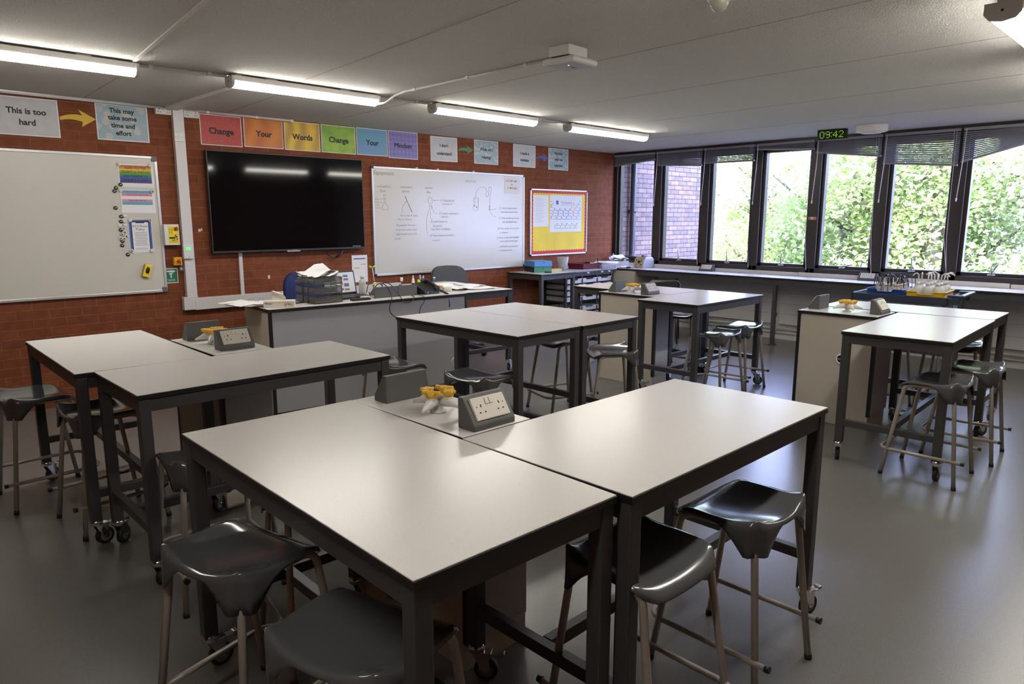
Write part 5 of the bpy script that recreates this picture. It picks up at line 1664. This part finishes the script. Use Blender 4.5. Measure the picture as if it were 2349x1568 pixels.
t = thing('amber_lidded_jar', 'lower jar with amber lid, left of the other amber jar', 'jar', (4.075, 5.25, ZD))
b = MB(); b.lathe([(0, 0), (.020, 0), (.022, .003), (.022, .035), (0, .035)], seg=20); b.build('body', m_clear, t)
b = MB(); b.lathe([(0, .034), (.024, .034), (.025, .052), (0, .052)], seg=20); b.build('lid', M('amber_lid2', lin(.62, .36, .05), .4), t)
b = MB(); b.lathe([(.022, 0), (.045, 0), (.046, .003), (.046, .040), (.043, .042), (.022, .042), (.022, 0)], c=(4.20, 5.185, ZD), seg=28); tag(b.build('tape_roll', M('cream_tape', lin(.55, .53, .46), .5)), 'cream roll of tape at the right end of the desk', 'tape')
t = thing('yellow_pen_cup', 'bright yellow cup of pens behind the telephone', 'pen cup', (4.078, 5.42, ZD))
b = MB(); b.lathe([(0, 0), (.034, 0), (.042, .105), (.039, .105), (.032, .004), (0, .004)], seg=22); b.build('body', M('bright_yellow', lin(.80, .70, .01), .4), t)
for i, (dx, dy, c, h) in enumerate(((-.02, .0, lin(.05, .12, .40), .145), (-.005, .012, lin(.6, .6, .6), .15), (.008, -.01, lin(.3, .35, .5), .138), (.022, .006, lin(.62, .60, .58), .142), (-.012, -.014, lin(.02, .08, .3), .135))):
    b = MB(); b.tube([(4.078 + dx * .5, 5.42 + dy * .5, ZD + .006), (4.078 + dx * 1.3, 5.42 + dy * 1.3, ZD + h)], .0045, 8)
    tag(b.build('pen', M('pen_barrel', c, .4)), 'pen standing in the bright yellow cup', 'pen', 'pens in the yellow cup')
t = thing('glue_bottle', 'tall cream cone nozzle bottle left of the yellow cup', 'bottle', (3.985, 5.43, ZD))
b = MB(); b.lathe([(0, 0), (.026, 0), (.026, .03), (.008, .128), (0, .128)], seg=20); b.build('body', M('cream_plastic', lin(.60, .56, .46), .4), t)
b = MB(); b.lathe([(0, .126), (.008, .126), (.005, .150), (0, .150)], seg=14); b.build('nozzle_tip', m_white, t)
t = thing('measuring_cylinder', 'thin clear cylinder behind the desk socket box', 'cylinder', (3.845, 5.42, ZD))
b = MB(); b.lathe([(0, 0), (.024, 0), (.024, .004), (.011, .008), (.011, .14), (.013, .142)], seg=18); b.build('body', m_glassw, t)
b = MB(); b.lathe([(.0115, .105), (.0135, .11), (.0135, .14), (0, .14)], seg=16); b.build('collar', m_white, t)
b = MB(); b.box(-.13, .13, -.075, .075, 0, .10, bev=.006); b.xf(Matrix.Translation((3.90, 5.40, ZD)) @ Matrix.Rotation(0, 4, 'Z') @ Matrix.Translation((.02, -.03, 0)) @ Matrix.Scale(.62, 4)); tag(b.build('speaker_box', m_black), 'low black box behind the telephone', 'box')
# paper table
GT = 'papers on the table joined to the desk'
for i, (x, y, a, n, lab) in enumerate(((4.42, 5.30, .3, 4, 'wavy pile of white papers at the near left of the paper table'), (4.62, 5.20, 1.3, 2, 'flat sheet with fine print across the middle of the paper table'), (4.70, 5.45, .2, 3, 'papers at the right of the paper table'), (4.40, 5.62, .9, 3, 'papers before the grey chair on the paper table'), (4.66, 5.75, 1.6, 3, 'white papers at the back right of the paper table'))):
    paper_thing(lab, x, y, ZT + .003, a, 90 + i * 7, n=n, wob=.014 if i in (0, 3) else .006, group=GT, curl=.15 if i == 0 else 0)
b = MB(); sheet(b, 4.50, 5.55, ZT + .026, .2, .10, .05, .002, 5); tag(b.build('sticky_note', M('orange_note', lin(.70, .25, .10), .6)), 'orange slip on the papers of the joined table', 'paper')
# chairs
def office_chair(x, y, a, mat, label, w=.48, zt=1.0, base=True):
    t = thing('office_chair', label, 'chair', (x, y, 0), a, None)
    b = MB(); vs = b.box(-w / 2 + .02, w / 2 - .02, -.22, .22, .44, .51, bev=.03, seg=3); b.build('seat', mat, t)
    b = MB(); n = 24; out = []
    hw = w / 2; z0 = zt - .46
    for i in range(n):
        aa = i * 2 * PI / n; c, s = math.cos(aa), math.sin(aa)
        e = .62 if s > 0 else .45
        out.append((hw * math.copysign(abs(c) ** .55, c), (z0 + zt) / 2 + .23 * math.copysign(abs(s) ** e, s)))
    b.prism(out, 'y', .20, .255, bev=.012)
    for v in b.bm.verts:
        v.co.y += .045 * (1 - (v.co.x / hw) ** 2) + (v.co.z - z0) * .10
    for f in b.bm.faces: f.smooth = True
    b.build('backrest', mat, t)
    b = MB(); b.tube([(0, .1, .44), (0, .26, .46), (0, .285, .72)], .018, 8); b.build('back_stem', m_black, t)
    b = MB(); b.cyl((0, 0, .09), (0, 0, .44), .028, 14); b.build('gas_column', m_black, t)
    b = MB()
    for k in range(5):
        q = k * 2 * PI / 5
        b.tube([(0, 0, .11), (math.cos(q) * .16, math.sin(q) * .16, .10), (math.cos(q) * .29, math.sin(q) * .29, .075)], .018, 8, radii=[.026, .020, .015])
    bs = b.build('star_base', m_black, t)
    for k in range(5):
        q = k * 2 * PI / 5; b = MB(); cx, cy = math.cos(q) * .29, math.sin(q) * .29
        b.cyl((cx - .018 * math.sin(q), cy + .018 * math.cos(q), .03), (cx + .018 * math.sin(q), cy - .018 * math.cos(q), .03), .03, 14); b.build('castor', m_black, bs)
    return t
office_chair(5.10, 5.90 + .12, D(-5), M('grey_chair_fabric', lin(.085, .085, .088), .85, spec=.2, bump=(300, .3, .002)), 'grey upholstered chair with rounded back behind the paper table', .50, .985)
office_chair(3.25, 5.86, D(2), M('blue_chair_fabric', lin(.025, .035, .12), .8, spec=.2, bump=(300, .3, .002)), 'dark blue chair behind the letter tray and laptop', .46, 1.02)
# black student chair by the counter
t = thing('student_chair', 'black plastic chair before the window counter, mostly behind the bench', 'chair', (7.46, 4.94, 0), D(-60))
b = MB(); b.box(-.20, .20, -.20, .20, .43, .452, bev=.01); b.build('seat', m_black, t)
b = MB(); b.prism([(-.19, .58), (.19, .58), (.195, .71), (.16, .74), (-.16, .74), (-.195, .71)], 'y', .20, .215, bev=.005)
for v in b.bm.verts: v.co.y += .05 * (1 - (v.co.x / .2) ** 2)
b.build('backrest', m_black, t)
for sx in (-1, 1):
    b = MB(); b.tube([(sx * .19, .24, .70), (sx * .18, .19, .42), (sx * .20, .24, 0)], .011, 8); b.build('leg', m_black, t)
    b = MB(); b.tube([(sx * .17, -.14, .43), (sx * .20, -.22, 0)], .011, 8); b.build('leg', m_black, t)

# ================================================================== side table and counter things
RB = Matrix.Rotation(D(-20), 4, 'Z')
t = thing('box_file', 'green fronted black box file underneath the blue one', 'box file', (6.655, 6.335, ZT), D(-20), 'box files stacked on the side table')
b = MB(); b.box(-.125, .125, -.14, .14, 0, .070, bev=.002); b.build('case', m_black, t)
b = MB(); b.box(-.123, .123, -.1425, -.139, .003, .067); b.build('green_spine', M('green_card', lin(.06, .25, .14), .5), t)
b = MB(); b.cyl((.005, -.1432, .052), (.005, -.142, .052), .007, 12); b.build('finger_hole', m_hole, t)
t = thing('box_file', 'blue box file lying on top of the green one', 'box file', (6.655, 6.335, ZT + .0705), D(-18), 'box files stacked on the side table')
b = MB(); b.box(-.130, .130, -.145, .14, 0, .072, bev=.002); b.build('case', M('blue_card', lin(.055, .20, .46), .45), t)
b = MB(); b.box(-.128, .128, -.1475, -.1445, .003, .069); b.build('blue_spine', M('bright_blue_card', lin(.10, .28, .62), .45), t)
b = MB(); b.cyl((.005, -.1482, .052), (.005, -.147, .052), .006, 12); b.build('finger_hole', m_hole, t)
b = MB(); b.cyl((6.53, 6.10, ZT + .012), (6.60, 6.045, ZT + .012), .010, 10); tag(b.build('marker_pen', m_black), 'black marker lying before the box files', 'pen')
b = MB(); b.box(-.075, .075, -.05, .05, 0, .030, bev=.002); b.xf(Matrix.Translation((6.88, 6.24, ZT)) @ Matrix.Rotation(D(-20), 4, 'Z')); tag(b.build('sticky_pad', M('pale_yellow_pad', lin(.62, .56, .28), .6)), 'pale yellow note pad between box files and jug', 'note pad')
t = thing('plastic_jug', 'tall frosted plastic beaker on the side table under the notice board', 'jug', (7.09, 6.29, ZT))
b = MB(); b.lathe([(0, 0), (.055, 0), (.058, .004), (.078, .175), (.074, .175), (.054, .006), (0, .006)], seg=28); b.box(.06, .10, -.006, .006, .150, .175, bev=.002); b.build('body', M('frosted_plastic', lin(.50, .50, .52), .4, alpha=.85, blot=(25, .35)), t)
b = MB(); b.lathe([(0, 0), (.020, 0), (.022, .045), (.0, .05)], c=(7.22, 6.33, ZT), seg=18); tag(b.build('small_pot', m_clear), 'tiny clear pot between the jug and the red tray', 'pot')
def gratnell(name, label, x, y, z, a, mat, w=.31, l=.43, h=.075, group=None):
    t = thing(name, label, 'tray', (x, y, z), a, group)
    b = MB(); hw, hl = w / 2, l / 2
    b.box(-hw + .012, hw - .012, -hl + .012, hl - .012, 0, .004)
    b.box(-hw + .012, -hw + .016, -hl + .012, hl - .012, 0, h); b.box(hw - .016, hw - .012, -hl + .012, hl - .012, 0, h)
    b.box(-hw + .012, hw - .012, hl - .016, hl - .012, 0, h)
    q = [(-hw + .012, 0), (hw - .012, 0), (hw - .012, h), (hw * .45, h), (hw * .36, h * .72), (-hw * .36, h * .72), (-hw * .45, h), (-hw + .012, h)]
    b.prism(q, 'y', -hl + .012, -hl + .016)
    b.build('shell', mat, t)
    b = MB()
    b.box(-hw, -hw + .016, -hl, hl, h - .008, h, bev=.002); b.box(hw - .016, hw, -hl, hl, h - .008, h, bev=.002); b.box(-hw, hw, hl - .016, hl, h - .008, h, bev=.002)
    b.box(-hw, -hw * .45, -hl, -hl + .016, h - .008, h, bev=.002); b.box(hw * .45, hw, -hl, -hl + .016, h - .008, h, bev=.002); b.box(-hw * .40, hw * .40, -hl, -hl + .016, h * .66, h * .74, bev=.002)
    b.build('rim', mat, t)
    return t
gratnell('red_tray', 'dark red tray on the unit top under the notice board corner', 7.56, 6.30, ZT, D(88), M('dark_red_plastic', lin(.13, .008, .02), .35), .31, .40)
b = MB(); sheet(b, 7.70, 6.17, ZT + .082, .5, .14, .10, .006, 2); tag(b.build('loose_paper', m_paper), 'white scrap lying on the corner of the dark red tray', 'paper')
GK = 'papers in the window corner'
b = MB(); b.tube([(7.80, 6.40, ZT + .035), (8.22, 6.30, ZT + .030)], .030, 14); tag(b.build('paper_roll', m_paper), 'rolled white poster paper behind the red tray', 'paper', GK)
b = MB(); b.tube([(7.83, 6.33, ZT + .072), (8.20, 6.22, ZT + .05)], .020, 12); tag(b.build('paper_roll', m_paper), 'thinner roll of paper on top of the thick roll', 'paper', GK)
b = MB(); b.box(-.16, .16, -.10, .10, 0, .035, bev=.003); b.xf(Matrix.Translation((7.86, 6.22, ZT)) @ Matrix.Rotation(.1, 4, 'Z')); tag(b.build('book_stack', M('grey_books', lin(.28, .28, .29), .5)), 'grey books right of the dark red tray', 'book', GK)
b = MB(); b.cyl((7.79, 6.25, ZT + .03), (7.785, 6.25, ZT + .13), .007, 8); tag(b.build('pen', m_black), 'dark pen standing before the paper rolls', 'pen')
t = thing('paper_box', 'open cream box stuffed with white papers in the window corner', 'box', (8.36, 6.34, ZC2), D(-12))
b = MB()
for a_ in ((-.13, .13, -.10, -.096), (-.13, .13, .096, .10), (-.13, -.126, -.10, .10), (.126, .13, -.10, .10)):
    b.box(*a_, 0, .085)
b.box(-.13, .13, -.1, .1, 0, .003); b.build('carton', M('cream_carton', lin(.60, .56, .52), .6), t)
b = MB()
for i in range(8):
    sheet(b, 8.36 + random.uniform(-.05, .05), 6.34 + random.uniform(-.03, .03), ZC2 + .082 + i * .006, random.uniform(-1, 1), .17, .20, .014, 140 + i, .2)
tag(b.build('paper_stack', m_paper), 'crumpled white papers heaped in the cream box', 'paper', GK)
b = MB(); sheet(b, 8.28, 6.12, ZC2 + .004, .4, .21, .29, .006, 77); sheet(b, 8.31, 6.10, ZC2 + .009, .9, .21, .25, .008, 78); tag(b.build('loose_paper', m_paper), 'loose papers before the cream box', 'paper', GK)
b = MB(); b.box(-.07, .07, -.03, .03, 0, .022, bev=.005); b.xf(Matrix.Translation((8.21, 6.03, ZC2)) @ Matrix.Rotation(.6, 4, 'Z')); tag(b.build('stapler', m_black), 'black stapler among the papers left of the power supply', 'stapler')
b = MB(); b.lathe([(0, 0), (.024, 0), (.024, .06), (.010, .07), (.010, .085), (0, .085)], c=(8.44, 6.49, ZC2 + .105), seg=16); b.box(8.41, 8.47, 6.46, 6.52, ZC2, ZC2 + .105); tag(b.build('blue_bottle', M('blue_top', lin(.01, .15, .34), .4)), 'blue topped bottle behind the cream box', 'bottle')
t = thing('power_supply', 'old grey and cream bench power supply with carrying handle in the window corner', 'power supply', (8.44, 5.93, ZC2), D(-14))
b = MB(); b.prism([(-.11, 0), (.11, 0), (.105, .12), (.075, .155), (-.055, .155), (-.085, .12)], 'x', -.10, .10, bev=.010)
b.xf(Matrix.Rotation(-PI / 2, 4, 'Z')); b.build('case', M('hammered_grey', lin(.40, .42, .46), .35, metal=.3), t)
b = MB(); b.prism([(-.115, .004), (-.088, .12), (-.06, .150), (-.058, .15), (-.086, .12), (-.112, .004)], 'x', -.095, .095)
b.xf(Matrix.Rotation(-PI / 2, 4, 'Z')); b.build('front_panel', M('cream_panel', lin(.52, .44, .26), .45), t)
b = MB()
for yy, zz, r in ((-.01, .085, .022), (.05, .045, .008), (-.06, .045, .008), (-.06, .10, .007), (.045, .11, .008)):
    xx = -.113 + (zz / .12) * .026
    b.cyl((xx, yy, zz), (xx - .014, yy, zz + .002), r, 14)
b.build('knob', m_black, t)
b = MB(); b.box(-.03, .03, -.03, .03, .155, .178, bev=.004); b.build('handle', M('brown_handle', lin(.20, .15, .12), .5), t)
wedge_socket('cream socket box on the window counter below the second and third windows', 8.505, 4.94, -1, z=ZC2, rot=D(-90), length=.20, h=.088, depth=.075).location = (8.518, 4.94, ZC2)
wedge_socket('cream socket box on the window counter left of the blue tray', 8.505, 2.89, -1, z=ZC2, rot=D(-90), length=.20, h=.088, depth=.075).location = (8.518, 2.89, ZC2)

# ================================================================== trolley
TZ = .815
T = thing('trolley', 'dark blue plastic trolley with steel legs by the window counter', 'trolley', (7.28, 2.13, 0), D(3))
m_navy = M('slate_blue_plastic', lin(.036, .046, .075), .35)
def shelf(z, name):
    b = MB()
    b.box(-.26, .26, -.39, .39, z - .045, z - .030, bev=.004)
    for a_ in ((-.27, .27, -.40, -.38), (-.27, .27, .38, .40), (-.27, -.25, -.40, .40), (.25, .27, -.40, .40)):
        b.box(*a_, z - .055, z + .012, bev=.006)
    return b.build(name, m_navy, T)
sh = shelf(TZ, 'top_shelf'); shelf(.36, 'lower_shelf')
b = MB()
for sx in (-1, 1):
    b.box(sx * .235 - .035, sx * .235 + .035, -.50, -.39, TZ + .015, TZ + .040, bev=.010)
    b.box(sx * .235 - .03, sx * .235 + .03, -.48, -.42, TZ - .045, TZ + .02, bev=.010)
b.box(-.26, .26, -.52, -.475, TZ + .012, TZ + .042, bev=.012)
b.build('push_handle', m_navy, T)
for sx in (-1, 1):
    for sy in (-1, 1):
        b = MB(); b.cyl((sx * .245, sy * .37, .09), (sx * .245, sy * .37, TZ - .02), .013, 12); b.build('leg', m_steel, T)
        b = MB(); b.cyl((sx * .245, sy * .37 - .012, .04), (sx * .245, sy * .37 + .012, .04), .04, 18); b.cyl((sx * .245, sy * .37, .04), (sx * .245, sy * .37, .10), .010, 8); b.build('castor', m_rubber, T)
m_blue = M('blue_plastic', lin(.015, .055, .26), .35); m_yel = M('tray_yellow', lin(.72, .46, .01), .35)
gratnell('blue_tray', 'blue tray full of wired bottles on the trolley', 7.255, 2.255, TZ - .029, D(-88), m_blue, .32, .43, .085)
gratnell('yellow_tray', 'yellow tray full of white wash bottles on the trolley', 7.235, 1.915, TZ - .029, D(-86), m_yel, .32, .43, .085)
gratnell('grey_tray', 'grey tray on the lower trolley shelf, seen under the right bench', 7.22, 1.92, .332, D(-86), m_paper_grey, .32, .43, .085)
zb = TZ - .024
wb = None
for i in range(10):
    x = 7.235 + (-.15 + .095 * (i % 4) + .02 * (i // 4)); y = 1.915 + (-.095 + .085 * (i // 4))
    lab = 'white wash bottle with bent spout in the yellow tray'
    if wb is None:
        wb = thing('wash_bottle', lab, 'bottle', (x, y, zb), .3, 'white wash bottles in the yellow tray')
        b = MB(); b.lathe([(0, 0), (.034, 0), (.036, .005), (.036, .095), (.028, .120), (.014, .130), (.014, .136), (0, .136)], seg=18); b.build('body', M('translucent_white', lin(.66, .65, .63), .4, alpha=.92), wb)
        b = MB(); b.lathe([(0, .132), (.017, .132), (.017, .152), (.006, .162), (0, .162)], seg=16); b.build('cap', m_white, wb)
        b = MB(); b.tube([(0, 0, .158), (0, 0, .195), (.004, 0, .222), (.025, 0, .238), (.052, 0, .235), (.078, 0, .215)], .0055, 8, radii=[.006, .006, .006, .0055, .005, .004]); b.build('spout', m_white, wb)
    else:
        dup(wb, (x, y, zb), -2.6 + i * .67, lab)
cb = None
for i in range(10):
    x = 7.255 + (-.15 + .095 * (i % 4) + .02 * (i // 4)); y = 2.255 + (-.095 + .085 * (i // 4))
    lab = 'small clear bottle with looped black wires in the blue tray'
    if cb is None:
        cb = thing('wired_bottle', lab, 'bottle', (x, y, zb), .2, 'wired bottles in the blue tray')
        b = MB(); b.lathe([(0, 0), (.026, 0), (.028, .004), (.028, .085), (.018, .098), (.018, .105), (0, .105)], seg=18); b.build('body', m_clear, cb)
        b = MB(); b.lathe([(0, .103), (.020, .103), (.020, .125), (0, .125)], seg=14); b.build('cap', M('cream_cap', lin(.58, .52, .40), .5), cb)
        b = MB()
        for s in (-1, 1):
            b.tube([(.008 * s, 0, .12), (.012 * s, .004, .165), (.018 * s, .02, .20), (.030 * s, .045, .208), (.040 * s, .066, .18), (.046 * s, .070, .12), (.048 * s, .066, .06)], .0026, 6)
        b.tube([(0, 0, .12), (-.004, -.01, .17), (-.02, -.04, .19), (-.035, -.055, .16), (-.04, -.06, .1)], .0035, 6)
        b.build('wire_loop', m_black, cb)
        b = MB(); b.lathe([(.0285, .03), (.0285, .062)], seg=18); b.build('label', m_white, cb)
    else:
        dup(cb, (x, y, zb), i * 1.13, lab)
b = MB(); b.box(8.597, 8.602, 3.55, 3.62, 1.50, 1.545); b.box(8.535, 8.545, 3.555, 3.615, 1.50, 1.545)
b.bm.free()
t = thing('window_tag', 'orange and white taped tag on the post left of the fifth window', 'tag', (8.538, 3.60, 1.52))
b = MB(); b.box(-.004, .0015, -.055, .045, -.018, .018, bev=.001); b.build('orange_band', M('orange_tape', lin(.50, .17, .06), .5), t)
b = MB(); b.box(-.0055, -.004, -.02, .012, -.014, .014); b.build('white_patch', m_white, t)
